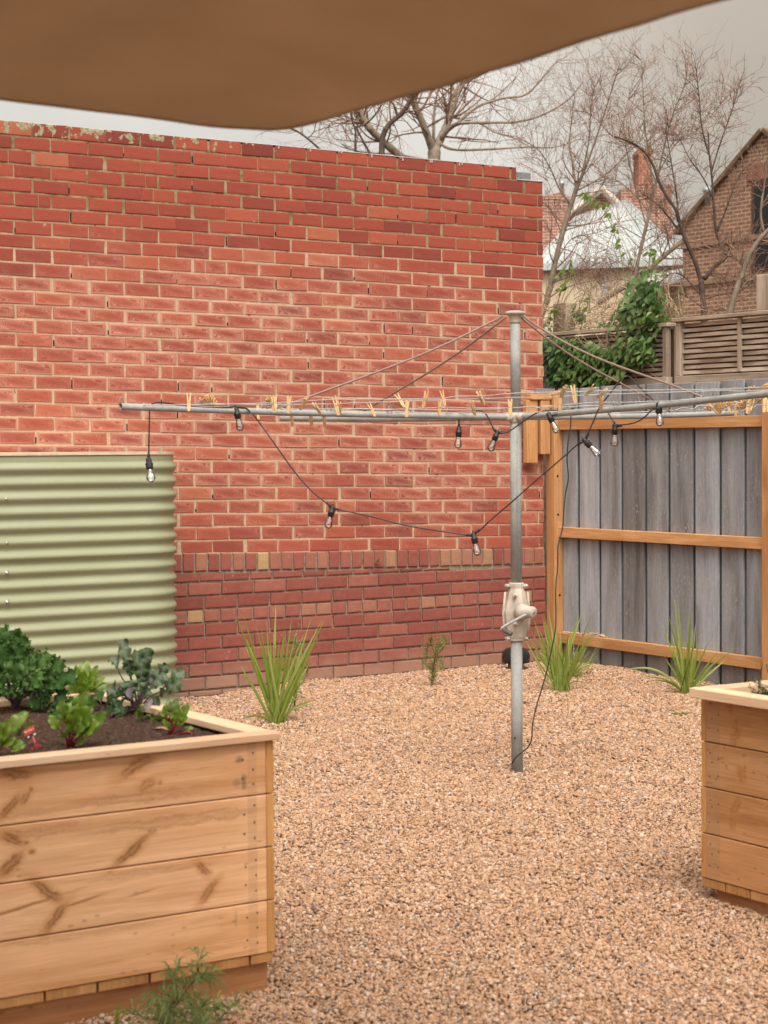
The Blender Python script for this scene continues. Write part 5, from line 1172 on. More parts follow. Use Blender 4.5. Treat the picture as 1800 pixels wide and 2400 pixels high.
    def disc(u_, v_, r_, m, nm, sx=1.0):
        b = MB(); o_ = c1+sd_*u_*Wd+up*v_*H+nrm*0.0008; vs = [o_+nrm*0.0008]+[o_+sd_*math.cos(a)*r_*sx+up*math.sin(a)*r_ for a in [2*math.pi*k_/14 for k_ in range(14)]]; b.add(vs, [(0, 1+k_, 1+(k_+1) % 14) for k_ in range(14)]); b.build(nm, m, t)
    disc(-.18, .40, .0065, red, 'printed_beet'); disc(.14, .13, .0085, red, 'printed_beet'); disc(-.33, .10, .0065, red, 'printed_beet', 0.75); disc(.40, .36, .0062, red, 'printed_beet', 0.7); disc(.44, .06, .0045, red, 'printed_beet', 0.7)
    b = MB(); b.add(*quad(.05, .2, .28, .58, 0.0012)); b.build('printed_stalk', pale, t)
    disc(-.25, .64, .0026, wht, 'printed_badge'); disc(.33, .63, .0026, wht, 'printed_badge', 1.3); disc(-.42, .45, .002, grn, 'printed_leaf'); disc(-.4, .36, .002, grn, 'printed_leaf'); disc(.36, .53, .0018, grn, 'printed_leaf')
    cu = bpy.data.curves.new('label_text', 'FONT'); cu.body = 'BEETROOT'; cu.size = 0.0058; cu.align_x = 'CENTER'; cu.align_y = 'CENTER'; cu.extrude = 0.0002
    tmp = bpy.data.objects.new('tmp_text', cu); COL.objects.link(tmp); dg = bpy.context.evaluated_depsgraph_get(); me = bpy.data.meshes.new_from_object(tmp.evaluated_get(dg)); bpy.data.objects.remove(tmp)
    me.materials.clear(); me.materials.append(wht); o = bpy.data.objects.new('lettering', me); COL.objects.link(o); o.parent = t
    mw = Matrix((sd_, up, nrm)).transposed().to_4x4(); o.matrix_local = Matrix.Translation(up*H*0.875+nrm*0.0018) @ mw
    # thyme in the far planter
    b = on(1790, 1630, 2, 0.70); t = thing('thyme_plant', 'bushy small leaved thyme growing in the right hand planter', 'thyme', tuple(b)); lv, st = MB(), MB()
    for s_i in range(34):
        px, py = rnd.uniform(1748, 1850), rnd.uniform(1588, 1635)
        if s_i == 0: px, py = 1787, 1553
        if s_i == 1: px, py = 1800, 1575
        if s_i == 2: px, py = 1795, 1562
        T = at(px, py, 6.28+rnd.uniform(-.12, .1)); s0 = b+Vector((rnd.uniform(-.03, .08), rnd.uniform(-.08, .03), -0.02)); pts = spline([s0, s0.lerp(T, .5)+Vector((0, 0, .015)), T], 3); st.tube(pts, 0.001, 4)
        for k_ in range(46):
            q = s0.lerp(T, rnd.uniform(0.2, 1.0))+Vector((0, 0, .012*rnd.random())); simple_leaf(lv, q, Vector((rnd.gauss(0, 1), rnd.gauss(0, 1), rnd.gauss(0.4, 0.6))), UPV, rnd.uniform(.006, .010), .0045, rnd.random())
    lv.build('leaves', M['thyme'], t); st.build('stems', M['stem'], t)
build_veg()

# ------------------------------------------------------------------ strappy grasses and small shrubs in the gravel
def blade(mb, b, T, w, arch, tone, n=12):
    v = T-b; out = Vector((v.x, v.y, 0)); P = []; cols = []
    sdv = v.cross(Vector(FX)).normalized(); tw = rnd.uniform(-0.8, 0.8)
    for i in range(n+1):
        t_ = i/n; lift = arch*math.sin(math.pi*t_**0.9)*v.length
        perp = (UPV*1.0); q = b+v*t_+perp*lift*(0.6)+ (Vector((0, 0, 0)))
        ww = w*(0.55+0.45*min(1, t_*4))*(1-max(0, (t_-0.55)/0.45)**1.6)
        s2 = (sdv*math.cos(tw*t_)+TOW*math.sin(tw*t_)).normalized(); nn = TOW*0.25*ww
        P.append([q-s2*ww/2, q+nn, q+s2*ww/2]); tt = tone+0.25*max(0, t_-0.8)/0.2*(rnd.random() < 2)
        cols += [(min(1, max(0, tt)), .5, 0, 1)]*3
    mb.grid(P, cols=cols)
def clump(name, label, base_px, tips, extra, hrange, w, cat='grass', mat='grass', spread=0.03, xr=0.28):
    b = on(*base_px, 2, 0.0); b.z = gh(b.x, b.y)-0.01; dep = float(np.dot(np.array(b)-CAM, FX)); t = thing(name, label, cat, tuple(b), 'strappy plants in the gravel' if cat == 'grass' else None); mb = MB()
    for tp in tips:
        px, py = tp[:2]; ar = tp[2] if len(tp) > 2 else rnd.uniform(0.0, 0.05)
        T = at(px, py, dep+rnd.uniform(-.12, .12)); bb = b+SIDE*rnd.uniform(-spread, spread)+TOW*rnd.uniform(-spread, spread); blade(mb, bb, T, w*rnd.uniform(.8, 1.25), ar, rnd.uniform(0.35, 0.85))
    for i in range(extra):
        a = rnd.uniform(0, 6.28); h = rnd.uniform(*hrange); o_ = rnd.uniform(0.05, xr)*h/hrange[1]
        bb = b+SIDE*rnd.gauss(0, spread*0.6)+TOW*rnd.gauss(0, spread*.6); T = bb+Vector((math.cos(a)*o_, math.sin(a)*o_, h)); blade(mb, bb, T, w*rnd.uniform(.6, 1.1), rnd.uniform(0, .08), rnd.choice((rnd.uniform(0.1, 0.7), rnd.uniform(0.3, 0.8), 0.9)))
    for i in range(5 if cat == 'grass' else 0):
        a = rnd.uniform(0, 6.28); T = b+Vector((math.cos(a)*rnd.uniform(.15, .3), math.sin(a)*rnd.uniform(.15, .3), rnd.uniform(.03, .18))); blade(mb, b, T, w*0.7, rnd.uniform(.15, .35), rnd.choice((0.97, 0.8, 0.5)))
    mb.build('leaves', M[mat], t, smooth=True)
clump('strappy_grass', 'broad bladed green grass clump nearest the water tank', (645, 1697), [(552, 1437, .03), (568, 1432, .02), (600, 1465, .02), (612, 1470), (625, 1455), (634, 1500), (640, 1476), (647, 1408, 0), (667, 1477), (685, 1442, .01), (697, 1470), (668, 1485), (730, 1446, .02), (766, 1443, .01), (760, 1450, .02), (752, 1458, .02), (720, 1532, .03), (727, 1553, .02), (563, 1558, .04), (573, 1510, .05), (575, 1492, .02), (700, 1510), (655, 1500), (715, 1480, .02), (590, 1530, .03), (675, 1520), (707, 1560, .03), (740, 1640, .2)], 8, (0.25, 0.5), 0.0140, spread=0.035)
clump('strappy_grass', 'dense green grass clump between the clothesline pole and fence post', (1313, 1620), [(1250, 1446, .02), (1269, 1436), (1274, 1438), (1286, 1430), (1295, 1430), (1317, 1460), (1312, 1474), (1358, 1434, .01), (1369, 1421, .01), (1391, 1431, .01), (1375, 1493, .02), (1370, 1502, .02), (1384, 1524, .02), (1236, 1484, .02), (1243, 1476, .02), (1241, 1523, .03), (1257, 1462), (1272, 1453), (1330, 1480), (1340, 1470), (1300, 1480)], 24, (0.25, 0.46), 0.0112, spread=0.045)
clump('strappy_grass', 'sparse arching grass clump in front of the right planter corner', (1607, 1628), [(1579, 1392, .0), (1588, 1400, .0), (1619, 1420, 0), (1566, 1440, .02), (1552, 1460, .02), (1631, 1458, .06), (1684, 1524, .03), (1728, 1517, .10), (1700, 1547, .06), (1463, 1570, .32), (1505, 1586, .22), (1568, 1512), (1576, 1510), (1598, 1521), (1610, 1519), (1557, 1540, .02), (1640, 1490, .03), (1625, 1470, .01), (1615, 1440), (1603, 1500), (1670, 1560, .04), (1590, 1540)], 7, (0.2, 0.42), 0.0120, spread=0.03)
clump('fine_grass', 'fine thin leaved grass tuft at the foot of fence post', (1335, 1592), [(1245, 1530, .12), (1255, 1555, .1), (1400, 1530, .1), (1410, 1560, .12), (1380, 1500, .05), (1300, 1520), (1340, 1515), (1365, 1525), (1420, 1545, .12), (1270, 1570, .1)], 130, (0.08, 0.26), 0.0035, cat='fine grass', spread=0.07, xr=0.34)
def needle_shrub(name, label, base, stems, mat, nl, nlen, dens, dep_j=0.05, drop=0.0):
    dep = float(np.dot(np.array(base)-CAM, FX)); t = thing(name, label, 'shrub', tuple(base)); st, lv = MB(), MB()
    for pl in stems:
        pts = spline([base+SIDE*rnd.uniform(-.01, .01)]+[at(x, y, dep+rnd.uniform(-dep_j, dep_j)) for x, y in pl], 6)
        st.tube(pts, [lerp(0.0022, 0.0009, i/(len(pts)-1)) for i in range(len(pts))], 5)
        for k_ in range(int(dens*len(pts))):
            i = rnd.randrange(max(1, len(pts)//5), len(pts)); q = pts[i]+(pts[max(0, i-1)]-pts[i])*rnd.random(); a = (pts[i]-pts[i-1]).normalized()
            d = (a*rnd.uniform(0.3, 0.9)+Vector((rnd.gauss(0, .7), rnd.gauss(0, .7), rnd.gauss(0, .5)))).normalized(); L_ = rnd.uniform(*nlen); mid = q+d*L_*0.5+Vector((0, 0, .1*L_)); e = q+d*L_+Vector((0, 0, -drop*L_))
            w = nl; s2 = d.cross(Vector(FX)).normalized(); c = (rnd.random(), .5, 0, 1)
            lv.add([q, mid-s2*w/2, mid+s2*w/2, e], [(0, 1, 2), (1, 3, 2)], cols=[c]*4)
    st.build('stems', M['stem'], t); lv.build('leaves', M[mat], t)
needle_shrub('needle_shrub', 'small feathery needle leaved shrub growing alone in gravel before the wall', on(1012, 1612, 2, 0.0), [[(1016, 1570), (1022, 1530), (1028, 1498)], [(1014, 1560), (1000, 1530), (1003, 1505)], [(1018, 1550), (1040, 1515), (1045, 1495)], [(1015, 1575), (1000, 1560), (995, 1535)], [(1020, 1540), (1010, 1510), (1012, 1492)], [(1018, 1580), (1035, 1565), (1038, 1545)], [(1020, 1530), (1032, 1512), (1035, 1490)]], 'needle', 0.0032, (0.02, 0.045), 6)
needle_shrub('needle_shrub', 'thin feathery shrub growing just behind the grass clump beside the tank', on(690, 1668, 2, 0.0), [[(688, 1600), (690, 1540), (692, 1490)], [(694, 1610), (705, 1560), (712, 1500)], [(688, 1600), (680, 1560), (683, 1510)], [(695, 1620), (715, 1590), (722, 1560)], [(690, 1560), (700, 1520), (690, 1500)]], 'needle', 0.0032, (0.02, 0.05), 6)
needle_shrub('grevillea_shrub', 'soft grey green foreground shrub in front of the left planter', at(352, 2440, 5.02), [[(395, 2365), (440, 2300), (472, 2240)], [(420, 2420), (440, 2370), (457, 2330)], [(385, 2380), (365, 2360), (345, 2345)], [(400, 2350), (385, 2330), (365, 2335)], [(420, 2330), (405, 2300), (415, 2265)], [(440, 2400), (480, 2370), (510, 2360)], [(450, 2420), (500, 2400), (560, 2345)], [(390, 2400), (340, 2385), (300, 2372)], [(445, 2310), (470, 2290), (490, 2290)], [(470, 2410), (460, 2380), (480, 2350)], [(400, 2410), (400, 2380), (395, 2360)]], 'greyneedle', 0.0040, (0.035, 0.075), 4.2, 0.10, 0.3)
mb = MB(); bb = at(268, 2440, 5.0); t = thing('grass_shoot', 'single broad grass blade poking up at the bottom frame edge', 'grass', tuple(bb)); blade(mb, bb, at(279, 2346, 5.0), 0.012, 0.0, 0.3); blade(mb, bb+SIDE*.01, at(272, 2385, 4.98), 0.010, 0.0, 0.3); mb.build('leaves', M['grass'], t, smooth=True)
for lab, px, py, n_, L_ in (('flat weed with broad round leaves beside the right planter', 1598, 1676, 7, .05), ('tiny weed sprouting at the wall foot near the tank', 541, 1607, 6, .022), ('tiny weed by the right of the near grass clump', 695, 1683, 5, .02), ('tiny weed at the stem foot of the feathery shrub', 1022, 1612, 6, .02), ('small weed sprouting in the gravel below the pole grass clump', 1293, 1624, 4, .02), ('small weed at the wall foot right of the feathery shrub', 1052, 1567, 5, .022), ('small weed in gravel under the fence rail', 1405, 1572, 4, .022)):
    b = on(px, py, 2, 0.0); b.z = gh(b.x, b.y)+0.004; t = thing('weed', lab, 'weed', tuple(b)); mb = MB()
    for k_ in range(n_):
        a = k_*6.28/n_+rnd.uniform(-.3, .3); d = SIDE*math.cos(a)+TOW*math.sin(a)*1.0+UPV*0.25; leaf(mb, b+d*L_*0.25, d, UPV, L_*rnd.uniform(.8, 1.2), L_*0.6, bend=0.6, n=6, m=3, tone=rnd.uniform(.3, .7))
    mb.build('leaves', M['lime'], t, smooth=True)
b = on(884, 1318, 1, -0.022); t = thing('weed', 'small weed growing from the soldier brick ledge on wall', 'weed', tuple(b)); mb = MB()
for px, py in ((868, 1316), (876, 1308), (890, 1306), (899, 1311), (884, 1322), (893, 1318)): simple_leaf(mb, b, on(px, py, 1, -0.06)-b, UPV, 0.05, 0.012, 0.6)
mb.build('leaves', M['lime'], t)

def build_litter():
    mb = MB()
    for i in range(150):
        px, py = rnd.uniform(430, 1560), 1560+760*rnd.random()**1.7; b = on(px, py, 2, 0.0)
        if b.y > -0.05 or b.x > 3.98 or (b.x < -1.75 and b.y > -6.1) or (b.x > -0.1 and b.y < -6): continue
        b.z = gh(b.x, b.y)+0.007; a = rnd.uniform(0, 6.28); d = SIDE*math.cos(a)+TOW*math.sin(a)+UPV*rnd.uniform(-.1, .3)
        if rnd.random() < 0.5: simple_leaf(mb, b, d, UPV, rnd.uniform(.012, .03), rnd.uniform(.006, .012), rnd.random())
        else: mb.tube([b, b+d*rnd.uniform(.02, .07)], rnd.uniform(.0009, .0018), 4)
    tag(mb.build('leaf_litter', plain('dry_litter', (0.13, 0.08, 0.05), 0.9, 0.1, 0, 0.5, 14)), kind='stuff')
build_litter()
# ------------------------------------------------------------------ climber on the woven fence
def build_climber():
    t = thing('climbing_plant', 'glossy dark green climber covering the left of the brown slat fence', 'climber', (4.2, -0.5, 0)); lv = MB(); st = MB()
    def leafat(px, py, tone=None, L_=None, x=None):
        X = x if x is not None else rnd.uniform(4.10, 4.24); q = on(px, py, 0, X)
        d = Vector((-rnd.uniform(0.1, 0.7), rnd.uniform(-0.8, 0.8), rnd.uniform(-1.0, -0.1))); L2 = L_ or rnd.uniform(0.042, 0.075)
        simple_leaf(lv, q, d, Vector((-1, 0, 0.5)), L2, L2*rnd.uniform(.6, .8), tone if tone is not None else min(1, max(0, rnd.gauss(0.42, 0.24))))
    n = 0
    while n < 1250:
        px, py = rnd.uniform(1262, 1530), rnd.uniform(785, 905)
        lo = 905 if px < 1410 else lerp(905, 845, (px-1410)/110); hi = 785 + max(0, (px-1275)*0.10) if px < 1460 else 700
        if px < 1290: lo = 862+(px-1262)*1.2
        if not (hi+rnd.uniform(-6, 14) < py < lo+rnd.uniform(-10, 4)): continue
        if rnd.random() < 0.5 and px > 1360 and py < 812: continue
        leafat(px, py); n += 1
    for i in range(620):     # the upright column
        py = rnd.triangular(622, 850, 720); w = 22+14*math.sin((py-620)/70) + (10 if py > 720 else 0); cx = 1508+6*math.sin(py/33)
        leafat(cx+rnd.gauss(0, w*0.55), py, x=rnd.uniform(4.12, 4.34))
    for cx, cy, wx, wy, k_ in ((1358, 740, 16, 18, 110), (1460, 735, 22, 18, 130), (1430, 760, 35, 10, 70), (1545, 720, 10, 22, 60), (1285, 770, 14, 20, 40), (1555, 640, 10, 10, 14)):
        for i in range(k_): leafat(cx+rnd.gauss(0, wx*.6), cy+rnd.gauss(0, wy*.6), L_=rnd.uniform(.022, .04), x=rnd.uniform(4.28, 4.42))
    lv.build('leaves', M['ivy'], t)
    # stems, dry tangle along the top of the fence
    for i in range(340):
        px, py = rnd.uniform(1268, 1600), rnd.gauss(752, 22); X = rnd.uniform(4.27, 4.45); a = on(px, py, 0, X); L_ = rnd.uniform(.1, .35); an = rnd.uniform(-0.6, 3.7)
        e = a+Vector((rnd.uniform(-.04, .04), math.cos(an)*L_, abs(math.sin(an))*L_*0.8-0.03)); m_ = a.lerp(e, .5)+Vector((0, rnd.uniform(-.03, .03), rnd.uniform(0, .05))); st.tube(spline([a, m_, e], 3), rnd.uniform(.0014, .0032), 4)
    for i in range(120):
        px, py = rnd.uniform(1275, 1520), rnd.uniform(790, 890); X = 4.2; a = on(px, py, 0, X); e = a+Vector((rnd.uniform(-.05, .05), rnd.uniform(-.2, .2), rnd.uniform(-.1, .2))); st.tube([a, a.lerp(e, .5)+Vector((-.02, 0, .03)), e], .0018, 4)
    st.build('stems', M['straw'], t)
    # tall young shoots
    sh, sl_ = MB(), MB()
    for pl, lf in (([(1296, 780), (1300, 740), (1310, 700), (1325, 660), (1332, 640), (1340, 612)], [(1288, 752), (1300, 728), (1304, 725), (1315, 680), (1328, 668), (1330, 675), (1312, 650), (1338, 652), (1322, 632), (1345, 634), (1335, 618)]),
                   ([(1470, 700), (1465, 660), (1455, 600), (1447, 570), (1437, 540), (1425, 510), (1410, 485), (1390, 465), (1375, 452)], [(1475, 612), (1466, 592), (1457, 575), (1455, 560), (1445, 540), (1440, 525), (1430, 500), (1412, 480), (1420, 475), (1398, 478), (1405, 470), (1390, 470), (1385, 460), (1370, 452), (1378, 455)]),
                   ([(1525, 660), (1530, 620), (1535, 590)], [(1535, 600), (1540, 592), (1548, 605), (1522, 592)]), ([(1380, 730), (1384, 690), (1388, 650)], [(1384, 700), (1378, 720)])):
        sh.tube(spline([on(x, y, 0, 4.3) for x, y in pl], 4), .0028, 5)
        for x, y in lf:
            q = on(x, y, 0, 4.3)
            for r_ in range(2): simple_leaf(sl_, q, Vector((-.3, rnd.uniform(-1, 1), rnd.uniform(-.7, .2))), Vector((-1, 0, .3)), rnd.uniform(.05, .075), .035, rnd.uniform(.2, .8))
    sh.build('young_shoots', M['greenstem'], t); sl_.build('young_leaves', M['lime'], t)
build_climber()

# ------------------------------------------------------------------ bare trees
def build_tree(name, label, loc, limbs, mat, twigs, tw_len, depth, seed, rs_=1.0, up=0.55, hang=0):
    r = random.Random(seed); t = thing(name, label, 'tree', tuple(loc)); tr, br = MB(), MB()
    def grow(p, d, L_, rad, lev):
        n = max(4, int(L_/0.08)) if lev < 2 else 5; cv = Vector((r.gauss(0, .07), r.gauss(0, .07), r.gauss(0.02, .06))); pts = [p]; cur = d.normalized()
        for i in range(n):
            cur = (cur+cv+Vector((r.gauss(0, .07), r.gauss(0, .07), r.gauss(0.01, .06)))+UPV*0.03*up).normalized(); pts.append(pts[-1]+cur*L_/n)
        br.tube(pts, [lerp(rad, rad*0.3, i/n) for i in range(n+1)], 4 if lev < 2 else 3, cap=False)
        if lev < 2:
            for k_ in range(r.randint(2, 4) if lev == 0 else r.randint(0, 2)):
                i = r.randint(1, n); dd = (pts[i]-pts[i-1]).normalized(); q = dd.orthogonal().normalized(); q.rotate(Quaternion(dd, r.uniform(0, 6.28)))
                grow(pts[i], dd*0.75+q*r.uniform(.5, 1.0)+UPV*0.25*up, L_*r.uniform(.4, .75), rad*0.6, lev+1)
        if hang and lev > 0:
            for i in range(1, n+1):
                if r.random() < hang: e = pts[i]; br.tube([e, e+Vector((r.uniform(-.02, .02), 0, -r.uniform(.02, .09)))], .0018, 3, cap=False)
    from mathutils import Quaternion
    for (pl, d0, d1, r0, r1, nt, tl) in limbs:
        k_ = len(pl); P = spline([at(x, y, lerp(d0, d1, i/(k_-1))) for i, (x, y) in enumerate(pl)], 5); m_ = len(P)
        tr.tube(P, [lerp(r0, r1, i/(m_-1))*rs_*r.uniform(.92, 1.08) for i in range(m_)], 8)
        for j in range(int(nt*twigs)):
            i = r.randrange(m_//4, m_); dd = (P[i]-P[i-1]).normalized(); q = dd.orthogonal().normalized(); q.rotate(Quaternion(dd, r.uniform(0, 6.28)))
            grow(P[i], dd*r.uniform(.2, .8)+q+UPV*up*r.uniform(0, 1), r.uniform(*tw_len)*tl, max(.003, min(r0, r1)*0.4*rs_), 0)
    tr.build('trunk', mat, t, smooth=True); br.build('crown', M['twig'], t)
def gnd(px, d): q = at(px, 1100, d); return Vector((q.x, q.y, 0))
D = 28.0
build_tree('bare_tree', 'pale barked bare tree forking above the brick wall', gnd(1017, D), [
    ([(1012, 1000), (1015, 600), (1017, 400), (1018, 345)], D, D, .16, .10, 0, 1), ([(1015, 350), (1003, 320), (985, 275), (968, 235), (955, 180)], D, D-.5, .075, .045, 10, 1), ([(1020, 350), (1035, 320), (1052, 280), (1070, 220), (1085, 195)], D, D+.3, .075, .05, 9, 1),
    ([(1085, 195), (1130, 170), (1190, 135), (1230, 110)], D+.3, D, .04, .015, 10, 1), ([(1035, 325), (1060, 295), (1090, 288), (1160, 287), (1215, 285), (1270, 270), (1330, 235), (1368, 190)], D, D-1, .035, .008, 14, .8), ([(1032, 322), (1070, 290), (1120, 250), (1180, 230), (1235, 220), (1290, 160), (1310, 140)], D, D, .03, .010, 14, .8),
    ([(1022, 330), (1060, 350), (1140, 350), (1230, 345), (1300, 345), (1360, 325)], D, D, .025, .008, 12, .8), ([(1050, 300), (1110, 285), (1160, 310), (1210, 325), (1260, 360)], D, D-1, .02, .006, 10, .8), ([(1016, 330), (1018, 260), (1028, 200)], D, D, .03, .012, 8, 1),
    ([(945, 372), (905, 338), (865, 300), (838, 262), (820, 235)], D, D-1, .07, .04, 10, 1), ([(870, 305), (850, 270), (845, 240)], D-1, D-1, .05, .03, 6, 1), ([(1000, 375), (930, 362), (840, 355), (760, 330)], D, D, .02, .006, 9, .9)], M['bark_pale'], 1.7, (0.5, 1.5), D, 11, hang=.15, rs_=0.88)
D = 21.0
build_tree('bare_tree', 'dark curved limbed bare tree showing over the left part of wall', gnd(893, D), [
    ([(893, 1000), (893, 500), (895, 350), (899, 315), (915, 288), (940, 268), (962, 238), (985, 205)], D, D, .05, .032, 7, 1), ([(932, 275), (925, 250), (915, 235)], D, D, .022, .01, 4, .8),
    ([(840, 1000), (836, 500), (833, 345), (833, 305), (826, 285), (822, 262)], D, D, .02, .014, 5, .8), ([(834, 298), (858, 290), (880, 268), (895, 245)], D, D, .016, .012, 4, .8), ([(870, 365), (848, 325), (836, 300)], D, D, .018, .012, 4, .8),
    ([(752, 352), (725, 328), (700, 310), (680, 300)], D, D, .016, .012, 6, .8), ([(720, 325), (735, 310), (742, 280)], D, D, .008, .005, 4, .6)], M['bark_dark'], 1.5, (0.3, 1.0), D, 12, rs_=0.75)
D = 21.5
build_tree('bare_tree', 'thin grey trunked bare tree just right of the brick wall', gnd(1262, D), [
    ([(1245, 1040), (1255, 800), (1283, 700), (1300, 620), (1316, 555), (1335, 490), (1350, 445), (1358, 420)], D, D, .055, .035, 10, .8), ([(1345, 460), (1362, 420), (1390, 345), (1415, 270), (1440, 190), (1452, 150)], D, D-.3, .024, .007, 16, .6), ([(1350, 445), (1345, 400), (1335, 340), (1340, 280), (1348, 215)], D, D+.3, .02, .006, 14, .6),
    ([(1338, 480), (1310, 440), (1290, 395), (1260, 350), (1210, 320)], D, D, .02, .006, 14, .6), ([(1345, 450), (1385, 430), (1430, 400), (1490, 340), (1540, 290)], D, D+.4, .016, .005, 14, .6), ([(1300, 620), (1340, 560), (1400, 545), (1450, 520)], D, D, .012, .004, 14, .6), ([(1318, 550), (1295, 500), (1270, 470)], D, D, .012, .004, 10, .5),
    ([(1360, 425), (1380, 330), (1385, 250), (1395, 195)], D, D, .016, .005, 14, .6), ([(1290, 660), (1330, 640), (1380, 650), (1430, 640)], D, D, .012, .004, 14, .6), ([(1310, 580), (1360, 600), (1400, 660), (1440, 690)], D, D, .010, .004, 14, .6)], M['bark_mid'], 2.6, (0.3, 0.9), D, 13, hang=.05, rs_=0.66)
D = 19.0
build_tree('bare_tree', 'bare tree with a leaning brown limb between white roof and climber', gnd(1478, D), [
    ([(1470, 1040), (1480, 720), (1490, 640), (1505, 570), (1522, 500), (1535, 440), (1545, 400)], D, D, .04, .022, 8, .7), ([(1400, 712), (1450, 680), (1500, 650), (1550, 605), (1600, 565)], D, D, .05, .04, 6, .6), ([(1530, 460), (1524, 380), (1512, 300), (1507, 210), (1502, 125)], D, D, .018, .005, 18, .5), ([(1540, 420), (1560, 330), (1580, 260), (1605, 200), (1612, 150)], D, D-.3, .018, .005, 18, .5),
    ([(1515, 530), (1490, 440), (1470, 360), (1462, 290), (1475, 220)], D, D+.3, .016, .005, 18, .5), ([(1508, 560), (1450, 530), (1430, 560), (1420, 600), (1425, 620)], D, D, .010, .004, 10, .5), ([(1522, 500), (1495, 465), (1450, 425), (1420, 420), (1370, 435)], D, D, .012, .004, 14, .5), ([(1540, 430), (1500, 350), (1465, 335), (1430, 315), (1398, 280), (1362, 255)], D, D, .014, .004, 12, .5),
    ([(1545, 400), (1590, 330), (1640, 300), (1700, 230)], D, D, .012, .004, 16, .5), ([(1500, 590), (1540, 560), (1570, 520)], D, D, .01, .004, 12, .5), ([(1485, 660), (1450, 655), (1410, 665), (1360, 690)], D, D, .01, .004, 14, .5)], M['bark_mid'], 2.8, (0.3, 0.8), D, 14, hang=.05, rs_=0.55)
D = 15.5
build_tree('bare_tree', 'dark twisted bare fruit tree behind the slat fence by the gable', gnd(1650, D), [
    ([(1652, 1030), (1650, 780), (1650, 735), (1646, 690), (1643, 655)], D, D, .038, .028, 0, 1), ([(1643, 660), (1630, 615), (1612, 575), (1597, 535), (1588, 505), (1583, 490), (1560, 455), (1542, 420), (1530, 385), (1505, 350), (1470, 330), (1440, 320)], D, D-.2, .024, .010, 14, .5), ([(1650, 655), (1675, 625), (1702, 600), (1692, 580), (1678, 540), (1673, 480), (1668, 410), (1662, 360), (1660, 310)], D, D, .022, .007, 16, .5),
    ([(1590, 510), (1586, 460), (1578, 410), (1570, 360), (1560, 300)], D, D, .011, .005, 14, .45), ([(1680, 545), (1700, 495), (1720, 440), (1740, 400), (1775, 370)], D, D, .011, .004, 14, .45), ([(1587, 535), (1560, 500), (1530, 470), (1505, 455)], D, D, .010, .004, 12, .45), ([(1700, 600), (1720, 570), (1750, 560)], D, D, .008, .004, 10, .4),
    ([(1672, 470), (1650, 420), (1615, 370), (1590, 320), (1560, 290)], D, D, .008, .003, 10, .4), ([(1668, 400), (1690, 330), (1715, 260), (1735, 190)], D, D, .009, .004, 14, .45), ([(1664, 370), (1645, 300), (1640, 240), (1632, 165)], D, D, .009, .004, 14, .45), ([(1640, 690), (1605, 650), (1575, 640), (1550, 660)], D, D, .009, .004, 14, .4), ([(1645, 720), (1600, 690), (1560, 690), (1530, 705)], D, D, .009, .004, 14, .4), ([(1655, 700), (1690, 690), (1740, 680), (1770, 650)], D, D, .008, .004, 14, .4), ([(1645, 650), (1680, 640), (1730, 650)], D, D, .007, .004, 12, .4)], M['bark_dark'], 2.8, (0.2, 0.6), D, 15, hang=0.0, rs_=0.78)
D = 14.8
build_tree('bare_tree', 'grey smooth limbed bare tree leaning right in front of the gable', gnd(1706, D), [
    ([(1700, 1030), (1706, 780), (1714, 720), (1728, 675), (1745, 625), (1760, 590), (1785, 555), (1815, 525)], D, D, .034, .018, 8, .5), ([(1790, 545), (1783, 500), (1790, 440), (1795, 400), (1788, 360)], D, D, .012, .006, 10, .4), ([(1720, 700), (1750, 660), (1770, 655)], D, D, .009, .004, 8, .4), ([(1745, 630), (1720, 600), (1690, 590)], D, D, .008, .003, 10, .4), ([(1712, 735), (1690, 720), (1670, 735)], D, D, .008, .003, 10, .4)], M['bark_mid'], 1.8, (0.2, 0.6), D, 16, rs_=0.85)

# ------------------------------------------------------------------ houses behind
def mk_farbrick(name, c1, c2, mort, ax):
    k = NT(name); p = k.pos(); xyz = k.sep(p); cb = k.n('ShaderNodeCombineXYZ'); k.set(cb.inputs[0], xyz[ax]); k.set(cb.inputs[1], xyz[2])
    b = k.n('ShaderNodeTexBrick'); k.set(b.inputs['Vector'], cb.outputs[0]); b.inputs['Color1'].default_value = (*c1, 1); b.inputs['Color2'].default_value = (*c2, 1); b.inputs['Mortar'].default_value = (*mort, 1)
    b.inputs['Scale'].default_value = 1.0; b.inputs['Brick Width'].default_value = 0.24; b.inputs['Row Height'].default_value = 0.086; b.inputs['Mortar Size'].default_value = 0.010
    c = k.mix(0.4, b.outputs[0], k.ramp(k.noise(p, 1.5, 4), [(0.3, 0.75), (0.7, 1.2)]), 'MULTIPLY'); c = k.mix(0.5, c, k.ramp(k.noise(p, 12, 3), [(0.3, 0.7), (0.7, 1.25)]), 'MULTIPLY')
    return k.done(c, 0.9, 0.1)
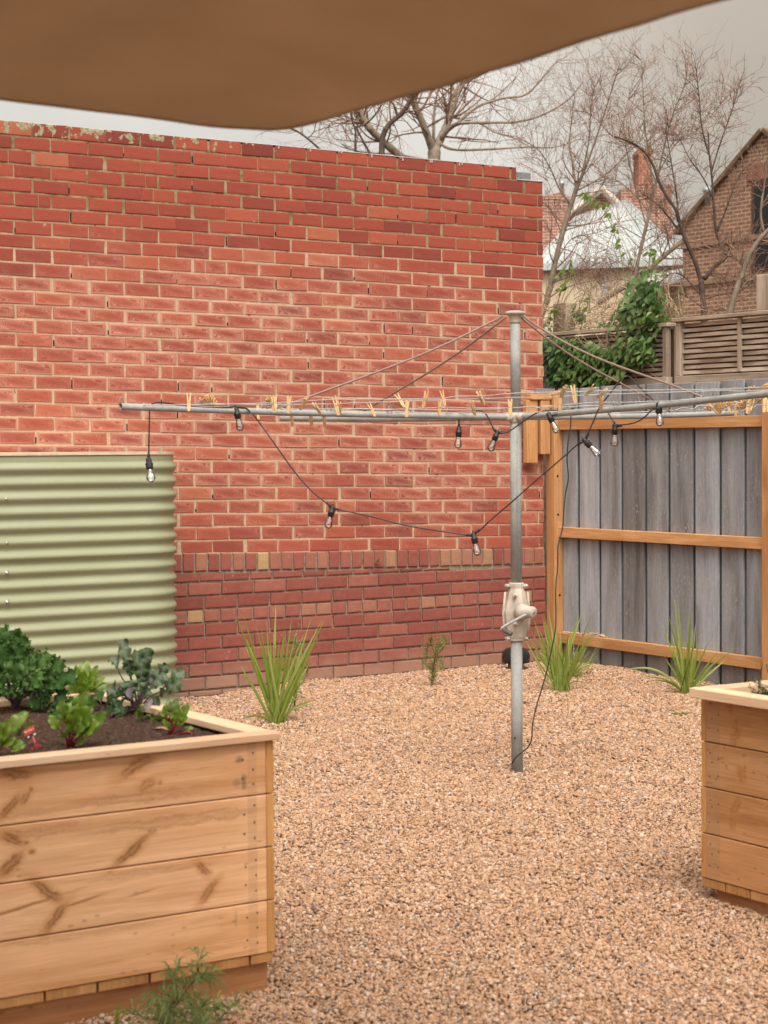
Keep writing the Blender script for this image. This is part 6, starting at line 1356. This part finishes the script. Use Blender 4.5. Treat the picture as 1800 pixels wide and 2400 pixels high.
def build_houses():
    d = 40.0; A = at(1793, 309, d); X = A.x; E = on(1600, 538, 0, X); hw = E.y-A.y
    t = thing('brick_house', 'brown brick gabled house at right behind the bare trees', 'house', (X+4, A.y, 0))
    fb = mk_farbrick('brown_gable_brick', (0.22, 0.118, 0.085), (0.31, 0.168, 0.115), (0.54, 0.39, 0.265), 1)
    b = MB(); y0, y1 = A.y-hw, A.y+hw; ze, za = E.z, A.z
    vs = [(X, y1, 0), (X, y0, 0), (X, y0, ze), (X, A.y, za), (X, y1, ze)]; vs2 = [(X+8, y, z) for _, y, z in vs]
    b.add(vs+vs2, [(0, 1, 2, 3, 4), (9, 8, 7, 6, 5), (0, 5, 6, 1), (1, 6, 7, 2), (4, 9, 5, 0)]); b.build('gable_wall', fb, t)
    r = MB(); th = 0.09
    for sg, ye in ((1, y1), (-1, y0)):
        dy = (ye-A.y); n_ = Vector((0, -(ze-za), dy)).normalized(); n_ = n_ if n_.z > 0 else -n_; e = Vector((0, ye+dy*0.06, ze+(ze-za)*0.06)); a = Vector((0, A.y, za))
        q = [Vector((X-0.12, e.y, e.z)), Vector((X+8.1, e.y, e.z)), Vector((X+8.1, a.y, a.z)), Vector((X-0.12, a.y, a.z))]; q2 = [p+n_*th for p in q]
        r.add(q+q2, [(0, 1, 2, 3), (7, 6, 5, 4), (0, 4, 5, 1), (1, 5, 6, 2), (2, 6, 7, 3), (3, 7, 4, 0)])
    r.build('roof', plain('mossy_brown_roof', (0.15, 0.10, 0.06), 0.9, 0.1, 0, 0.4, 3), t)
    w0, w1 = on(1762, 424, 0, X-0.02), on(1830, 640, 0, X-0.02)
    b = MB(); b.box(X-0.03, X+0.05, w1.y, w0.y, w1.z, w0.z); f = b.build('window', plain('window_frame_dark', (0.10, 0.05, 0.035), 0.6), t)
    b = MB(); b.box(X-0.045, X-0.031, w1.y+0.1, w0.y-0.1, w1.z+0.1, w0.z-0.12); b.build('pane', plain('dark_pane', (0.012, 0.012, 0.012), 0.25, 0.5), f)
    b = MB(); b.box(X-0.05, X-0.001, w1.y-0.1, w0.y+0.12, w0.z+0.005, w0.z+0.33); b.build('soldier_lintel', plain('red_lintel_brick', (0.27, 0.12, 0.08), 0.9, 0.1, 0, 0.35, 9), t)
    for py in (576, 665):
        q = on(1620, py, 0, X); b = MB(); b.box(X-0.06, X-0.001, y0, y1, q.z-0.05, q.z+0.05); b.build('string_course', plain('sandy_band', (0.30, 0.20, 0.13), 0.9, 0.1), t)
    # white roofed house
    d = 46.0
    t = thing('rendered_house', 'cream rendered house with a pale metal roof beyond the fence', 'house', tuple(gnd(1420, d)))
    side = SIDE; fw = -TOW
    def pt(px, py, dd): return at(px, py, dd)
    wall = MB(); a, c = gnd(1262, 44), gnd(1600, 44); zt = pt(1400, 612, 44).z; n_ = fw*7
    wall.add([a, c, c+UPV*zt, a+UPV*zt, a+n_, c+n_, c+n_+UPV*zt, a+n_+UPV*zt], [(0, 1, 2, 3), (5, 4, 7, 6), (1, 5, 6, 2), (4, 0, 3, 7)]); wall.build('wall', plain('cream_render', (0.58, 0.48, 0.35), 0.9, 0.1, 0, 0.08, 2), t)
    rf = MB(); e0, e1 = pt(1250, 618, 43.6), pt(1612, 604, 43.6); r0, r1 = pt(1350, 510, 47), pt(1468, 470, 47.5); b0, b1 = pt(1250, 618, 43.6)+fw*8, pt(1612, 604, 43.6)+fw*8
    def ribs(p, q, r_, s_, n2):
        for i in range(n2+1):
            u = i/n2; rf.tube([p.lerp(q, u)+UPV*.03, s_.lerp(r_, u)+UPV*.03], .02, 4)
    rf.add([e0, e1, r1, r0, b0, b1, e0-UPV*.16, e1-UPV*.16], [(0, 1, 2, 3), (1, 5, 2), (5, 4, 3, 2), (4, 0, 3), (6, 7, 1, 0)]); ribs(e0, e1, r1, r0, 22)
    rf.build('roof', plain('pale_metal_roof', (0.42, 0.445, 0.44), 0.55, 0.2, 0, 0.1, 1.5), t)
    sk = MB(); q0 = pt(1405, 590, 43.95)
    sk.add([pt(1376, 640, 43.9), pt(1415, 640, 43.9), pt(1415, 665, 43.9), pt(1376, 665, 43.9)], [(0, 3, 2, 1)]); sk.add([p+fw*.08 for p in (pt(1376, 640, 43.9), pt(1415, 640, 43.9), pt(1415, 665, 43.9), pt(1376, 665, 43.9))], [(0, 1, 2, 3)]); sk.build('window', plain('blue_grey_glass', (0.28, 0.34, 0.37), 0.2, 0.5), t)
    dp = MB(); dp.tube([pt(1416, 612, 43.85), pt(1416, 700, 43.85)], .07, 8); dp.build('downpipe', plain('grey_downpipe', (0.42, 0.43, 0.44), 0.5), t)
    # lean-to of white sheet to the right
    lt = MB(); l = [pt(1500, 668, 42.5), pt(1605, 650, 42.5), pt(1605, 605, 45), pt(1500, 622, 45)]; lt.add(l+[p-UPV*.1 for p in l], [(0, 1, 2, 3), (7, 6, 5, 4), (0, 4, 5, 1), (1, 5, 6, 2), (2, 6, 7, 3), (3, 7, 4, 0)]); lt.build('lean_to_roof', plain('white_sheet_roof', (0.40, 0.41, 0.40), 0.5), t)
    # red brick house with chimneys
    d = 58.0
    t = thing('brick_house', 'red brick gabled house with tall chimney far behind the pale roof', 'house', tuple(gnd(1420, d)))
    fb2 = mk_farbrick('far_red_brick', (0.27, 0.125, 0.095), (0.34, 0.165, 0.12), (0.52, 0.41, 0.33), 0)
    def prism(pts, dd, depth, nm, m):
        b = MB(); f_ = [at(x, y, dd) for x, y in pts]; f_ = [Vector((p.x, p.y, 0)) if y is None else p for p, y in zip(f_, [q[1] for q in pts])]; bk = [p+fw*depth for p in f_]; n2 = len(f_); b.add(f_+bk, [tuple(range(n2-1, -1, -1)), tuple(range(n2, 2*n2))]+[(i, (i+1) % n2, n2+(i+1) % n2, n2+i) for i in range(n2)]); return b.build(nm, m, t)
    prism([(1225, 930), (1225, 478), (1275, 460), (1318, 449), (1335, 462), (1335, 930)], 56, 4, 'parapet_wall', fb2)
    prism([(1336, 930), (1336, 498), (1410, 443), (1455, 484), (1455, 930)], 57, 5, 'gable_wall', fb2)
    prism([(1456, 930), (1456, 442), (1500, 434), (1575, 432), (1575, 930)], 58, 2.5, 'chimney_base', fb2)
    c = prism([(1497, 433), (1497, 362), (1494, 360), (1494, 350), (1531, 348), (1531, 358), (1528, 360), (1528, 431)], 58.4, 1.2, 'chimney', mk_farbrick('chimney_brick', (0.34, 0.13, 0.085), (0.40, 0.165, 0.11), (0.42, 0.26, 0.19), 0))
    b = MB(); a_ = [at(1334, 503, 56.8), at(1410, 441, 56.8), at(1457, 488, 56.8)]
    for p, q in zip(a_[:-1], a_[1:]): b.tube([p, q], .12, 6)
    b.build('barge_capping', plain('pale_capping', (0.55, 0.50, 0.45), 0.8), t)
    # small roof cowl
    for px, py, dd in ((1317, 432, 56.5), (1658, 448, 39)):
        q = at(px, py, dd); v = thing('roof_cowl', 'small grey metal roof cowl ' + ('beside the brick wall top' if px < 1400 else 'left of the brown gable roof'), 'roof vent', tuple(q))
        b = MB(); b.lathe([(0.05, -0.3), (0.05, -0.04), (0.09, -0.03), (0.09, 0.06), (0.01, 0.12)], q, (0, 0, 1), 12); b.build('cowl', plain('cowl_metal', (0.40, 0.42, 0.44), 0.4, 0.5, 0.5), v, smooth=True)
build_houses()
